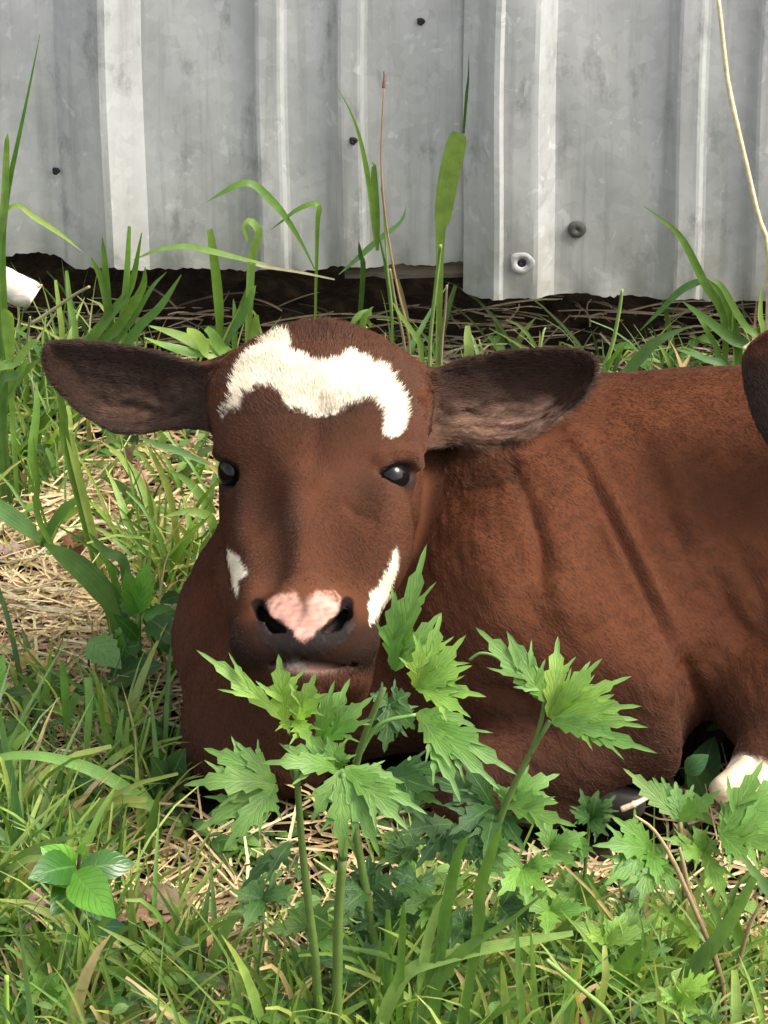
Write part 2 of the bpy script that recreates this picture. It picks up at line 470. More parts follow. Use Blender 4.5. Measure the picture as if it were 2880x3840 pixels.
def poly_dist(pts, poly):
    """signed distance (negative inside) to a closed polygon"""
    poly = np.asarray(poly, dtype=float); x, y = pts[:, 0], pts[:, 1]
    d = np.full(len(pts), 1e9); ins = np.zeros(len(pts), dtype=bool)
    for i in range(len(poly)):
        a = poly[i]; b = poly[(i+1) % len(poly)]; ba = b-a
        t = np.clip(((x-a[0])*ba[0]+(y-a[1])*ba[1])/max(ba@ba, 1e-9), 0, 1)
        d = np.minimum(d, (x-a[0]-t*ba[0])**2+(y-a[1]-t*ba[1])**2)
        c = (a[1] > y) != (b[1] > y)
        with np.errstate(divide='ignore', invalid='ignore'):
            ins ^= c & (x < (b[0]-a[0])*(y-a[1])/(b[1]-a[1]+1e-12)+a[0])
    return np.where(ins, -1, 1)*np.sqrt(d)
def line_dist(pts, line):
    line = np.asarray(line, dtype=float); best = np.full(len(pts), 1e9); tt = np.zeros(len(pts)); sg = np.zeros(len(pts))
    n = len(line)-1
    for i in range(n):
        a, b = line[i], line[i+1]; ba = b-a
        t = np.clip(((pts-a)@ba)/max(ba@ba, 1e-9), 0, 1)
        r = pts-a-t[:, None]*ba; d = np.linalg.norm(r, axis=1); m = d < best
        best[m] = d[m]; tt[m] = ((i+t)/n)[m]; sg[m] = np.sign(ba[0]*r[:, 1]-ba[1]*r[:, 0])[m]
    return best, tt, sg
def smooth_poly(p, it=2):
    p = np.asarray(p, dtype=float)
    for _ in range(it):
        q = np.roll(p, -1, 0); p = np.stack([p*.75+q*.25, p*.25+q*.75], 1).reshape(-1, 2)
    return p
def vnoise(q, s, seed=0):
    """cheap smooth pseudo noise, about -1..1"""
    r = np.random.default_rng(seed); o = np.zeros(len(q))
    for _ in range(7):
        k = r.normal(0, 1, 3)*s; o += np.sin(q@k+r.uniform(0, 6.3))
    return o/3.0

# head outline: row, left, right, front, back
HEAD = np.array([
    (1212, 1130, 1290, -.046, -.072), (1232, 1030, 1380, -.034, -.082), (1275, 930, 1455, -.018, -.095),
    (1340, 872, 1508, -.005, -.108), (1450, 848, 1552, .007, -.118), (1600, 836, 1574, .013, -.122), (1780, 822, 1586, .018, -.122),
    (1950, 824, 1570, .026, -.112), (2080, 842, 1530, .036, -.098), (2200, 862, 1462, .046, -.078),
    (2320, 862, 1420, .056, -.058), (2420, 868, 1412, .060, -.045), (2500, 892, 1402, .054, -.035),
    (2570, 950, 1390, .042, -.028), (2630, 1030, 1370, .024, -.022), (2665, 1130, 1310, .004, -.014)])
HV = (1920-HEAD[:, 0])*KPX
def head_tab(v):
    """smoothed table values at height v"""
    o = np.argsort(HV); fine = np.linspace(HV.min(), HV.max(), 400); r = []
    for c in range(1, 5):
        y = np.interp(fine, HV[o], HEAD[o, c]); ker = np.hanning(25); ker /= ker.sum()
        y = np.convolve(np.pad(y, 12, 'edge'), ker, 'valid'); r.append(np.interp(v, fine, y))
    L, R, f, b = r
    return ((L+R)/2-1440)*KPX, (R-L)/2*KPX, (f+b)/2, np.maximum((f-b)/2, .003)
HN = 2.7
def face_w(px, py):
    v = (1920-py)*KPX; u = (px-1440)*KPX
    cx, a, cw, h = head_tab(np.array([v]))
    s = min(abs(u-cx[0])/a[0], .985)
    return float(cw[0]+h[0]*(1-s**HN)**(1/HN))
def FP(px, py, off=0.0):
    q = P(px, py, face_w(px, py)+off)
    return q
EAR_L = smooth_poly([(900, 1360), (830, 1378), (740, 1366), (560, 1306), (400, 1283), (250, 1274), (180, 1276), (158, 1330), (172, 1400), (240, 1490), (330, 1578), (430, 1624), (520, 1634), (640, 1614), (760, 1606), (860, 1640), (900, 1560)])
EAR_R = smooth_poly([(1560, 1420), (1630, 1382), (1800, 1326), (2000, 1304), (2150, 1308), (2222, 1338), (2238, 1392), (2200, 1475), (2120, 1556), (2000, 1640), (1850, 1690), (1700, 1660), (1620, 1690), (1550, 1640)])
def ear(fd, poly, axis, w_base, w_tip, bowl):
    poly_m = np.stack([(poly[:, 0]-1440)*KPX, (1920-poly[:, 1])*KPX], -1)
    a = np.array([(axis[0][0]-1440)*KPX, (1920-axis[0][1])*KPX]); b = np.array([(axis[1][0]-1440)*KPX, (1920-axis[1][1])*KPX])
    lo = np.array([*poly_m.min(0), min(w_base, w_tip)-.03]); hi = np.array([*poly_m.max(0), max(w_base, w_tip)+.03])
    def fn(X, Y, Z):
        xx, yy = np.broadcast_arrays(X[:, :, 0], Y[:, :, 0])
        pts = np.stack([xx.ravel(), yy.ravel()], -1)
        # perspective: the outline is drawn at depth D0, the ear lies a little behind it
        wm = (w_base+w_tip)/2; pts = pts*(D0/(D0-wm))
        d2 = poly_dist(pts, poly_m).reshape(xx.shape)
        ba = b-a; t = np.clip(((pts-a)@ba)/(ba@ba), 0, 1.1).reshape(xx.shape)
        inn = np.clip(-d2/.016, 0, 1); rim = (1-inn)**2
        h = w_base+(w_tip-w_base)*t+bowl*rim-bowl*.6*np.sin(np.clip(t, 0, 1)*3.1)
        ac = ((pts[:, 0]-a[0])*ba[1]-(pts[:, 1]-a[1])*ba[0])/np.linalg.norm(ba); ac = ac.reshape(xx.shape)
        h = h+.0011*np.sin(ac*520+2.5*t)*inn*np.clip(t*3, 0, 1)*np.clip(1.25-t, 0, 1)
        th = .0030+.004*np.clip(1-t*2.2, 0, 1)
        dz = np.abs(Z-h[:, :, None])-th[:, :, None]
        dd = d2[:, :, None]+.0028
        return np.minimum(np.maximum(dd, dz), 0)+np.sqrt(np.maximum(dd, 0)**2+np.maximum(dz, 0)**2)-.0022
    fd.apply(fn, lo, hi, .012)

def axis_pts(segs):
    out = [segs[0][0]]
    for a, b, h in segs:
        n = int(math.ceil((b-a)/h)); out += list(np.linspace(a, b, n+1)[1:])
    return np.array(out)

def build_calf():
    fd = Field(axis_pts([(-.215, .128, .0014), (.128, .235, .0022), (.235, .50, .006)]),
               axis_pts([(-.205, -.12, .0022), (-.12, .125, .0014)]),
               axis_pts([(-.27, -.11, .005), (-.11, .085, .0014)]))
    # trunk and rump
    fd.chain([P(1350, 2320, -.135), P(2000, 2150, -.128), P(2600, 2055, -.138), P(3300, 2040, -.142), P(3900, 2080, -.145)],
             [.085, .097, .093, .098, .095], .05)
    fd.capsule(P(2250, 1835, -.12), P(2900, 1780, -.12), .052, .055, .04)          # withers and back line
    fd.chain([P(1040, 2430, -.10), P(1060, 2560, -.10)], [.058, .055], .03)          # brisket
    fd.chain([P(1150, 2050, -.12), P(1060, 2350, -.105)], [.052, .058], .03)         # throat
    # neck
    fd.chain([P(1240, 1640, -.118), P(1700, 1930, -.150), P(2150, 2070, -.130)], [.058, .072, .085], .035)
    fd.capsule(P(1560, 1640, -.122), P(2150, 1780, -.122), .030, .045, .03)
    # shoulder, upper arm, folded fore leg
    fd.ellipsoid(P(1960, 2170, -.075), (.062, .085, .070), .035)
    fd.capsule(P(1900, 2270, -.060), P(2400, 2560, -.050), .062, .046, .026)
    fd.capsule(P(2200, 2540, -.048), P(2480, 2690, -.050), .036, .033, .010)
    fd.chain([P(2480, 2700, -.052), P(2150, 2800, -.050), P(1750, 2890, -.040)], [.032, .029, .022], .010)
    fd.chain([P(1740, 2960, -.045), P(2020, 3010, -.055), P(2260, 3000, -.065)], [.021, .013, .014], .010)
    # far fore leg, under the chest on the left
    fd.chain([P(1000, 2600, -.10), P(900, 2780, -.10), P(1080, 2860, -.095)], [.040, .030, .020], .02)
    # hollow between elbow and belly
    fd.chain([P(2625, 2420, -.012), P(2690, 2600, -.022), P(2740, 2780, -.045), P(2760, 2950, -.08)], [.010, .018, .024, .024], .022, 'sub')
    # hind leg coming forward past the belly
    fd.capsule(P(3350, 2350, -.07), P(3000, 2640, -.06), .075, .045, .03)
    fd.chain([P(3300, 2760, -.05), P(3040, 2775, -.045), P(2880, 2820, -.035)], [.032, .024, .0185], .008)
    fd.chain([P(2880, 2840, -.034), P(2800, 2925, -.026)], [.0170, .0135], .006)
    # skull as a lofted outline
    c_lo = np.array([(780-1440)*KPX, (1920-2690)*KPX, -.13]); c_hi = np.array([(1630-1440)*KPX, (1920-1205)*KPX, .07])
    def head(X, Y, Z):
        cx, a, cw, h = [t[None, :, None] for t in head_tab(Y[0, :, 0])]
        pers = (D0-.0)/(D0-Z)
        q = ((np.abs(X*pers-cx)/a)**HN+(np.abs(Z-cw)/h)**HN)**(1/HN)
        y = Y; lo, hi = HV.min(), HV.max()
        d = (q-1)*np.minimum(a, h)*0.9
        return np.maximum(d, np.maximum(lo-y, y-hi))
    fd.apply(head, c_lo, c_hi, .009)
    E = lambda px, py, off, r, k, op='add', rot=None: fd.ellipsoid(FP(px, py, off), r, k, op, rot)
    # brows, nasal bone, cheeks, muzzle
    E(918, 1668, -.0125, (.0135, .013, .014), .010); E(1488, 1672, -.0125, (.0140, .013, .014), .010)
    E(1040, 1500, -.022, (.04, .034, .026), .02); E(1360, 1500, -.022, (.04, .034, .026), .02)
    E(1195, 1290, -.014, (.028, .012, .020), .012)
    fd.chain([FP(1150, 1830, -.009), FP(1135, 2000, -.0075), FP(1125, 2200, -.009)], [.010, .0095, .010], .010)
    E(1395, 1850, .009, (.012, .022, .012), .012, 'sub'); E(950, 1850, .0095, (.012, .022, .012), .012, 'sub')
    E(1000, 2030, .0158, (.012, .030, .014), .014, 'sub'); E(1290, 2030, .0150, (.014, .030, .014), .014, 'sub')
    E(1420, 2010, -.014, (.018, .034, .018), .014)
    E(985, 2400, -.012, (.018, .016, .017), .010); E(1300, 2400, -.012, (.018, .016, .017), .010)
    E(1140, 2300, -.010, (.022, .015, .014), .010)
    E(1140, 2415, -.008, (.020, .010, .012), .008)
    # lower lip and chin
    E(1190, 2540, -.014, (.026, .013, .018), .008)
    # eye sockets and lids
    for s, (cx, cy, cw_) in ((1, EYE_R), (-1, EYE_L)):
        fd.ellipsoid(P(cx-s*10, cy, cw_+.005), (.0100 if s > 0 else .0088, .0105, .0125), .004, 'sub')
    lid = lambda pts, off, r, k=.004: fd.chain([FP(a, b, off) for a, b in pts], r, k)
    def lid(c, pts, r, out):
        fd.chain([P(a+c[0]-(1482 if out > 0 else 858), b, c[2]+dz) for a, b, dz in pts], r, .004)
    lid(EYE_R, [(1420, 1832, .006), (1420, 1772, .009), (1450, 1722, .0100), (1500, 1698, .007), (1552, 1700, .001), (1584, 1740, -.006)], [.0030, .0040, .0054, .0058, .0054, .0040], 1)
    lid(EYE_R, [(1420, 1836, .006), (1446, 1866, .0075), (1490, 1876, .0065), (1538, 1848, .002), (1566, 1800, -.004)], [.0024, .0026, .0028, .0028, .0026], 1)
    lid(EYE_L, [(912, 1812, .005), (906, 1768, .008), (884, 1725, .009), (850, 1700, .007), (812, 1700, .001)], [.0026, .0034, .0044, .0048, .0044], -1)
    lid(EYE_L, [(912, 1816, .005), (890, 1842, .008), (860, 1850, .007), (824, 1830, .002)], [.0024, .0026, .0028, .0028], -1)
    # nostrils
    for pts in ([(968, 2268), (992, 2322), (1035, 2358), (1080, 2380)], [(1302, 2262), (1290, 2318), (1252, 2352), (1204, 2382)]):
        q = [FP(a, b, -.001) for a, b in pts]
        qi = [x+np.array([0, .001, -.010]) for x in q]
        fd.chain([x+np.array([0, -.0045, -.002]) for x in q], [.003, .0046, .005, .004], .005)
        fd.chain(q, [.0024, .0038, .0042, .0028], .003, 'sub'); fd.chain(qi, [.0026, .0044, .0048, .0026], .002, 'sub')
    # mouth
    mo = [(905, 2430), (960, 2464), (1060, 2488), (1190, 2494), (1320, 2478), (1390, 2436), (1412, 2396)]
    fd.chain([FP(a, b, .0005) for a, b in mo], [.0012, .002, .0026, .0028, .0026, .0022, .0012], .003, 'sub')
    # philtrum
    fd.chain([FP(1140, 2395, .0015), FP(1140, 2470, .0015)], [.0014, .0018], .003, 'sub')
    ear(fd, EAR_L, ((860, 1490), (170, 1340)), -.058, -.082, .014)
    ear(fd, EAR_R, ((1590, 1540), (2230, 1380)), -.052, -.036, .015)
    # soft root of each ear
    fd.capsule(P(880, 1470, -.062), P(700, 1475, -.066), .022, .012, .012)
    fd.capsule(P(1540, 1490, -.060), P(1740, 1500, -.058), .022, .012, .012)
    return fd
EYE_R = (1462, 1786, -.0032); EYE_L = (870, 1768, -.0178)
zA = lambda pts: np.array([(600+x*.6631, 1150+y*.6631) for x, y in pts])
zB = lambda pts: np.array([(600+x*.6631, 1900+y*.6631) for x, y in pts])
BLAZE = zA([(350, 640), (345, 560), (385, 480), (420, 380), (450, 300), (520, 230), (610, 185), (660, 150), (720, 165), (750, 215), (745, 250), (800, 270), (870, 310), (920, 320), (990, 300), (1050, 255), (1090, 250), (1150, 280), (1200, 315), (1270, 330), (1310, 380), (1340, 440), (1385, 490), (1390, 560), (1400, 640), (1380, 700), (1340, 735), (1270, 735), (1255, 690), (1270, 640), (1250, 570), (1200, 520), (1150, 540), (1090, 560), (1030, 600), (960, 610), (890, 625), (800, 605), (740, 570), (700, 520), (640, 460), (570, 440), (530, 475), (480, 500), (445, 570), (390, 575), (365, 620)])
CHEEK_L = zB([(378, 225), (430, 270), (470, 320), (490, 370), (450, 420), (440, 505), (412, 450), (395, 350)])
CHEEK_R = zB([(1345, 222), (1350, 320), (1325, 400), (1290, 520), (1230, 620), (1195, 665), (1183, 560), (1190, 490), (1240, 430), (1280, 350), (1310, 270)])
PINK = zB([(600, 570), (650, 515), (710, 505), (770, 490), (800, 545), (830, 512), (880, 490), (950, 490), (1010, 530), (1020, 580), (980, 640), (930, 690), (890, 740), (820, 758), (740, 720), (680, 670), (620, 625)])
PAD = np.array([(962, 2292), (1000, 2268), (1140, 2262), (1285, 2266), (1325, 2290), (1330, 2345), (1300, 2400), (1240, 2440), (1140, 2472), (1040, 2455), (985, 2400), (955, 2340)])

def on_head(V):
    cx, a, cw, h = head_tab(V[:, 1]); q = ((np.abs(V[:, 0]*D0/(D0-V[:, 2])-cx)/a)**HN+(np.abs(V[:, 2]-cw)/h)**HN)**(1/HN)
    top = (V[:, 1] > (1920-1470)*KPX) & (np.abs(V[:, 0]*D0/(D0-V[:, 2])-cx) < np.maximum(a, 300*KPX)*1.12) & (V[:, 2] > -.09)
    return ((q < 1.22) & (V[:, 2] > -.078) & (V[:, 1] < HV.max()+.006) & (V[:, 1] > HV.min()-.004)) | top
def sstep(a, b, x):
    t = np.clip((x-a)/(b-a), 0, 1); return t*t*(3-2*t)
def coat(V, N):
    """coat colour and fur length at surface points (animal frame)"""
    px = to_px(V); n = len(V)
    jit = px+np.stack([vnoise(V, 420, 1), vnoise(V, 420, 2)], -1)*5+np.stack([vnoise(V, 1500, 11), vnoise(V, 1500, 12)], -1)*4
    L = lambda a, b, t: a*(1-t[:, None])+np.array(b)*t[:, None]
    big = vnoise(V, 45, 3); mid = vnoise(V, 140, 4)
    C = np.tile(np.array([.086, .0300, .0148]), (n, 1))
    C = L(C, (.060, .020, .0095), sstep(.2, 1.4, big)*.35); C = L(C, (.112, .041, .0185), sstep(.1, 1.2, -big)*.3)
    C *= (1+.06*mid)[:, None]
    ln = np.full(n, .0036)
    dl = np.minimum(poly_dist(px, EAR_L), poly_dist(px, EAR_R))
    e_in = (np.minimum(np.abs(px[:, 0]-2000), np.abs(px[:, 0]-450)) < 460)
    earm = (dl < 6) & e_in & (V[:, 2] > -.103) & (V[:, 2] < -.012)
    front = on_head(V)
    f = front & (N[:, 2] > -.35)
    # head: a little greyer and paler than the body
    C = np.where(front[:, None], C*np.array([.92, 1.02, 1.1]), C)
    ln = np.where(front, .0030, ln); ln = np.where(front & (px[:, 1] < 1560), .0050, ln)
    # shade painted into the coat in hollows by eyes and nose, dark crown
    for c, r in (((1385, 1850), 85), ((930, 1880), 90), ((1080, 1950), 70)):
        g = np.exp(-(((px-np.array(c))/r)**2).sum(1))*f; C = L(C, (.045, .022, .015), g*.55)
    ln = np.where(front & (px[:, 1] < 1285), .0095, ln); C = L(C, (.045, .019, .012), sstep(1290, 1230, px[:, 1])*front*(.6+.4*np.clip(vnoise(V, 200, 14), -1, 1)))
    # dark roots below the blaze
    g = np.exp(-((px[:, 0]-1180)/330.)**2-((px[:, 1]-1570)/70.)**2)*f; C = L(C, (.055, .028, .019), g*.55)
    # ears: near black brown with grey brown streaks inside
    t = sstep(1560, 1680, px[:, 0])+sstep(860, 740, px[:, 0])
    C = np.where(earm[:, None], L(C, (.030, .0150, .0100), np.clip(t, 0, 1)), C)
    st = vnoise(V*np.array([.25, 1.6, 1.6]), 330, 6)
    for (cx, cy, rx, ry, s) in ((560, 1525, 170, 65, .75), (1870, 1580, 190, 60, 1.0), (2030, 1545, 70, 45, .9), (1720, 1660, 90, 60, .6)):
        g = np.exp(-((px[:, 0]-cx)/rx)**2-((px[:, 1]-cy)/ry)**2)*earm*np.clip(.55+.5*st, 0, 1)
        C = L(C, (.33, .19, .13) if s > .8 else (.18, .10, .062), np.clip(g*s*1.15, 0, 1))
    ln = np.where(earm, .006, ln)
    # fluffy neck under the right ear
    g = np.exp(-((px[:, 0]-1740)/190.)**2-((px[:, 1]-1730)/90.)**2)*(1-earm)*(1-front)
    C = L(C, (.10, .042, .021), g*.6); ln = np.where((g > .3), .010, ln)
    # shade painted into the coat on the underside of chest and legs
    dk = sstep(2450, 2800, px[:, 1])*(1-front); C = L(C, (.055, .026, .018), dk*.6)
    # muzzle
    g = sstep(2310, 2400, px[:, 1]+.12*np.abs(px[:, 0]-1150))*sstep(2540, 2500, px[:, 1])*front
    C = L(C, (.022, .0135, .0105), g*.85)
    g = np.exp(-((px[:, 0]-1150)/220.)**2-((px[:, 1]-2215)/45.)**2)*f; C = L(C, (.12, .048, .024), g*.6)
    pad = (poly_dist(px, PAD) < 0) & f; C = L(C, (.0150, .0110, .0098), sstep(25, -25, poly_dist(px, PAD))*f*(.92+.08*mid))
    g = sstep(16, -12, poly_dist(px+(jit-px)*1.5, PINK))*f*(N[:, 2] > 0)
    pk = np.array([.46, .245, .19])*(1+.22*vnoise(V, 900, 9))[:, None]
    pk = pk*(1-.7*np.exp(-((px[:, 0]-1142)/20.)**2)*sstep(2330, 2290, px[:, 1]))[:, None]
    C = C*(1-g[:, None])+pk*g[:, None]
    nd = np.minimum(line_dist(px, [(968, 2268), (992, 2322), (1035, 2358), (1080, 2380)])[0], line_dist(px, [(1302, 2262), (1290, 2318), (1252, 2352), (1204, 2382)])[0])
    C = L(C, (.014, .010, .009), sstep(31, 20, nd)*f)
    bare = pad | (g > .5)
    lip = np.exp(-((px[:, 0]-1175)/100.)**2-((px[:, 1]-2512)/20.)**2)*f; C = L(C, (.36, .19, .14), np.clip(lip*1.0, 0, 1))
    lip = np.exp(-((px[:, 0]-1110)/50.)**2-((px[:, 1]-2500)/18.)**2)*f; C = L(C, (.45, .38, .33), np.clip(lip*1.1*(.6+.5*vnoise(V, 1400, 17)), 0, 1))
    # white marks
    for poly in (BLAZE, CHEEK_L, CHEEK_R):
        g = sstep(5, -5, poly_dist(jit, poly))*(front & (N[:, 2] > -.6)); wh = np.array([.80, .71, .55])*(1+.16*np.clip(vnoise(V, 170, 51), -1.2, .5))[:, None]*np.array([1, 1, 1]); C = C*(1-g[:, None])+wh*g[:, None]
    # eye rims
    for (cx, cy, w) in (EYE_R, EYE_L):
        d = np.linalg.norm(V-P(cx, cy, w), axis=1); g = sstep(.0185, .0130, d); C = L(C, (.020, .0105, .0085), g)
        bare |= d < .0148
    ln = np.where(bare, 0, ln)
    ln = np.where((px[:, 1] > 2380) & front & (ln > 0), .003, ln)
    ln = np.where(f, ln*np.clip(.18+poly_dist(px, PAD)/110., .18, 1), ln); ln = np.where(bare, 0, ln)
    # white sock of the hind foot
    g = sstep(.018, .014, np.linalg.norm((V-P(2800, 2930, -.024))*np.array([.8, 1, .8]), axis=1)); C = L(C, (.80, .70, .58), g)
    # white hairs low on the fore pastern
    return C, ln

def sculpt(V, F):
    N = vnormals(V, F); px = to_px(V)
    body = (px[:, 0] > 1500) & (V[:, 2] > -.16) & (N[:, 2] > -.15)
    disp = np.zeros(len(V))
    def ridge(line, amp, wd, crease=0.0, cw=14, side=1):
        nonlocal disp
        d, t, s = line_dist(px, line); fade = np.sin(np.pi*np.clip(t, .02, .98))**.6
        off = d*s*side
        disp += body*fade*(amp*np.exp(-(off/wd)**2*1.0)*(d < wd*3) - crease*np.exp(-((off-wd*1.35)/cw)**2)*(d < wd*4))
    ridge([(2130, 1610), (2215, 1720), (2310, 1900), (2420, 2130), (2505, 2310), (2565, 2450), (2582, 2540)], .0040, 28, .0034, 20, 1)
    ridge([(2545, 2400), (2600, 2540), (2655, 2680), (2670, 2800)], -.0060, 26)
    ridge([(2420, 1600), (2515, 1750), (2590, 1930), (2640, 2040)], .0026, 40, .0016, 32, 1)
    ridge([(2330, 1640), (2440, 1800), (2530, 2000), (2600, 2200)], -.0020, 26)
    ridge([(1880, 1700), (1985, 1880), (2030, 2050), (2035, 2230)], -.0060, 34)
    ridge([(2180, 1800), (2260, 2000), (2330, 2180), (2460, 2380)], -.0030, 30)
    ridge([(2250, 1980), (2290, 2150), (2390, 2330)], -.0018, 26)
    ridge([(2060, 2000), (2110, 2200), (2200, 2380)], .0050, 80)
    ridge([(1800, 2000), (1850, 2200), (1900, 2400)], .0050, 90)
    ridge([(2200, 2420), (2380, 2520), (2540, 2640)], .0040, 90)
    ridge([(1780, 2590), (1880, 2600), (2010, 2650)], -.006, 34)
    ridge([(2640, 2050), (2720, 2240), (2790, 2400)], -.0025, 38)
    ridge([(2740, 2000), (2830, 2200), (2900, 2380)], -.0022, 36)
    fc = (px[:, 0] > 820) & (px[:, 0] < 1600) & (V[:, 2] > -.05)
    d, t, s = line_dist(px, [(1195, 1520), (1180, 1700), (1160, 1830)]); disp -= fc*.0016*np.exp(-(d/40)**2)
    d, t, s = line_dist(px, [(1290, 1890), (1330, 1930), (1400, 1950)]); disp -= fc*.0010*np.exp(-(d/16)**2)
    disp += .00022*vnoise(V, 1700, 61)*((poly_dist(px, PAD) < 20) & on_head(V))
    disp += (.0006*vnoise(V, 120, 21)+.0003*vnoise(V, 300, 22))*~on_head(V)
    return V+N*disp[:, None]

def mat_skin():
    nt = NT('coat_skin'); a = attr(nt)
    nz = nt.noise(600, 4, 0.6, nt.pos())
    bmp = nt.bump(nz, 0.35, 0.0006)
    p = nt.pbsdf(a.outputs['Color'], 0.48, bmp, 0, 0.09, link=False)
    d = nt.n('ShaderNodeBsdfDiffuse'); nt.l(a.outputs['Color'], d.inputs[0]); nt.l(bmp, d.inputs['Normal'])
    mx = nt.n('ShaderNodeMixShader'); nt.l(attr(nt, 'bare').outputs['Fac'], mx.inputs[0])
    nt.l(d.outputs[0], mx.inputs[1]); nt.l(p.outputs[0], mx.inputs[2]); nt.l(mx.outputs[0], nt.out.inputs[0])
    return nt.m
def mat_fur():
    nt = NT('short_fur'); a = attr(nt, 'coat')
    h = nt.n('ShaderNodeHairInfo')
    col = nt.mix(nt.math('MULTIPLY', h.outputs['Random'], .35), a.outputs['Color'], nt.mix(1.0, a.outputs['Color'], (1.5, 1.45, 1.4), 'MULTIPLY'))
    d = nt.n('ShaderNodeBsdfDiffuse'); nt.l(col, d.inputs[0])
    gl = nt.n('ShaderNodeBsdfHair'); gl.component = 'Reflection'; gl.inputs['Color'].default_value = (.5, .42, .36, 1); gl.inputs['RoughnessU'].default_value = .35; gl.inputs['RoughnessV'].default_value = .6
    mx = nt.n('ShaderNodeMixShader'); mx.inputs[0].default_value = .06; nt.l(d.outputs[0], mx.inputs[1]); nt.l(gl.outputs[0], mx.inputs[2]); nt.l(mx.outputs[0], nt.out.inputs[0])
    return nt.m
M_SKIN = mat_skin(); M_FUR = mat_fur()

calf = thing('calf', 'red-brown calf with a white forehead blaze lying in the grass facing the camera', 'calf', tuple(at_z(1900, 2900, 0.0)))
def skin_mesh(fd, root, name='body', sculpting=True, relax_it=2):
    V, F = fd.mesh(); V = relax(V, F, relax_it, .45)
    if sculpting: V = sculpt(V, F)
    N = vnormals(V, F)
    if float((N*(V-V.mean(0))).sum()) < 0: F = F[:, ::-1].copy(); N = -N
    return V, F, N
V, F, N = skin_mesh(build_calf(), calf)
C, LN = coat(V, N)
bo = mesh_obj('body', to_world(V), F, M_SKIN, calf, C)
at_ = bo.data.attributes.new('bare', 'FLOAT', 'POINT'); at_.data.foreach_set('value', (LN <= 0).astype(np.float32))

def fur_obj(V, F, N, LN, count, root, seed=3, colfn=None):
    r = np.random.default_rng(seed)
    A, B, Cc, Dd = V[F[:, 0]], V[F[:, 1]], V[F[:, 2]], V[F[:, 3]]
    area = np.linalg.norm(np.cross(Cc-A, Dd-B), axis=1)*.5
    fn = N[F].mean(1); ctr = V[F].mean(1)
    w = area*(fn[:, 2]*.97+fn[:, 1]*.25 > -.25)*(ctr[:, 2] > -.17)*(ctr[:, 0] < .30)*(LN[F].min(1) > 0)
    headm = (ctr[:, 0] < .03)*(ctr[:, 1] > -.11)
    w = w*(1+.8*headm)
    pick = r.choice(len(F), count, p=w/w.sum())
    s, t = r.random(count), r.random(count)
    bl = lambda X: (X[F[pick, 0]]*((1-s)*(1-t))[:, None]+X[F[pick, 1]]*(s*(1-t))[:, None]+X[F[pick, 2]]*(s*t)[:, None]+X[F[pick, 3]]*((1-s)*t)[:, None])
    p = bl(V); n = bl(N); n /= np.linalg.norm(n, axis=1, keepdims=True)
    c, ln = (colfn or coat)(p, n); ok = ln > 0; p, n, c, ln = p[ok], n[ok], c[ok], ln[ok]; m = len(p)
    px = to_px(p)
    fl = np.tile(np.array([.75, -.65, 0.]), (m, 1))
    hd = on_head(p)
    q = px-np.array([1190, 1830]); q[:, 1] *= -1; q /= np.linalg.norm(q, axis=1, keepdims=True)+1e-6
    fl[hd] = np.stack([q[:, 0]*.9, q[:, 1], np.full(m, -.45)], -1)[hd]
    er = ((px[:, 0] < 800) | ((px[:, 0] > 1600) & (px[:, 0] < 2260) & (px[:, 1] < 1640))) & (p[:, 2] > -.105) & (p[:, 1] > (1920-1700)*KPX)
    fl[er] = np.where(px[er, 0:1] < 1200, np.array([[-1., .1, .1]]), np.array([[1., .15, .1]]))
    br = (px[:, 0] < 1300) & (px[:, 1] > 1950) & ~hd; fl[br] = np.array([.1, -1, 0.])
    nz = np.stack([vnoise(p, 260, 31), vnoise(p, 260, 32), vnoise(p, 260, 33)], -1)*.12+r.normal(0, .16, (m, 3))
    fl = fl/np.linalg.norm(fl, axis=1, keepdims=True)+nz
    fl -= n*(fl*n).sum(1, keepdims=True); fl /= np.linalg.norm(fl, axis=1, keepdims=True)+1e-9
    ln = ln*r.uniform(.6, 1.15, m); lift = r.uniform(.28, .60, m)
    K = 4; pts = np.zeros((m, K, 3))
    for k in range(K):
        u = k/(K-1)
        pts[:, k] = p-n*.0004+(fl*(u*.92)[..., None] if False else fl*u*.92)*ln[:, None]+n*(lift*(u-.55*u*u))[:, None]*ln[:, None]
    c = c*(1+r.normal(0, .06, m))[:, None]
    wp = to_world(pts.reshape(-1, 3))-np.array(root.location)
    hc = bpy.data.hair_curves.new('fur'); hc.add_curves([K]*m)
    hc.points.foreach_set('position', wp.astype(np.float32).ravel())
    rad = np.tile(np.array([.00013, .00012, .00009, .00003], dtype=np.float32), m)
    a = hc.attributes.get('radius') or hc.attributes.new('radius', 'FLOAT', 'POINT'); a.data.foreach_set('value', rad)
    a = hc.attributes.new('coat', 'FLOAT_COLOR', 'CURVE'); cc = np.ones((m, 4), dtype=np.float32); cc[:, :3] = np.clip(c, 0, 1)
    a.data.foreach_set('color', cc.ravel())
    hc.materials.append(M_FUR)
    o = bpy.data.objects.new('fur', hc); S.collection.objects.link(o); o.parent = root
    tag(o, kind='stuff'); return o
fur_obj(V, F, N, LN, 300000, calf)

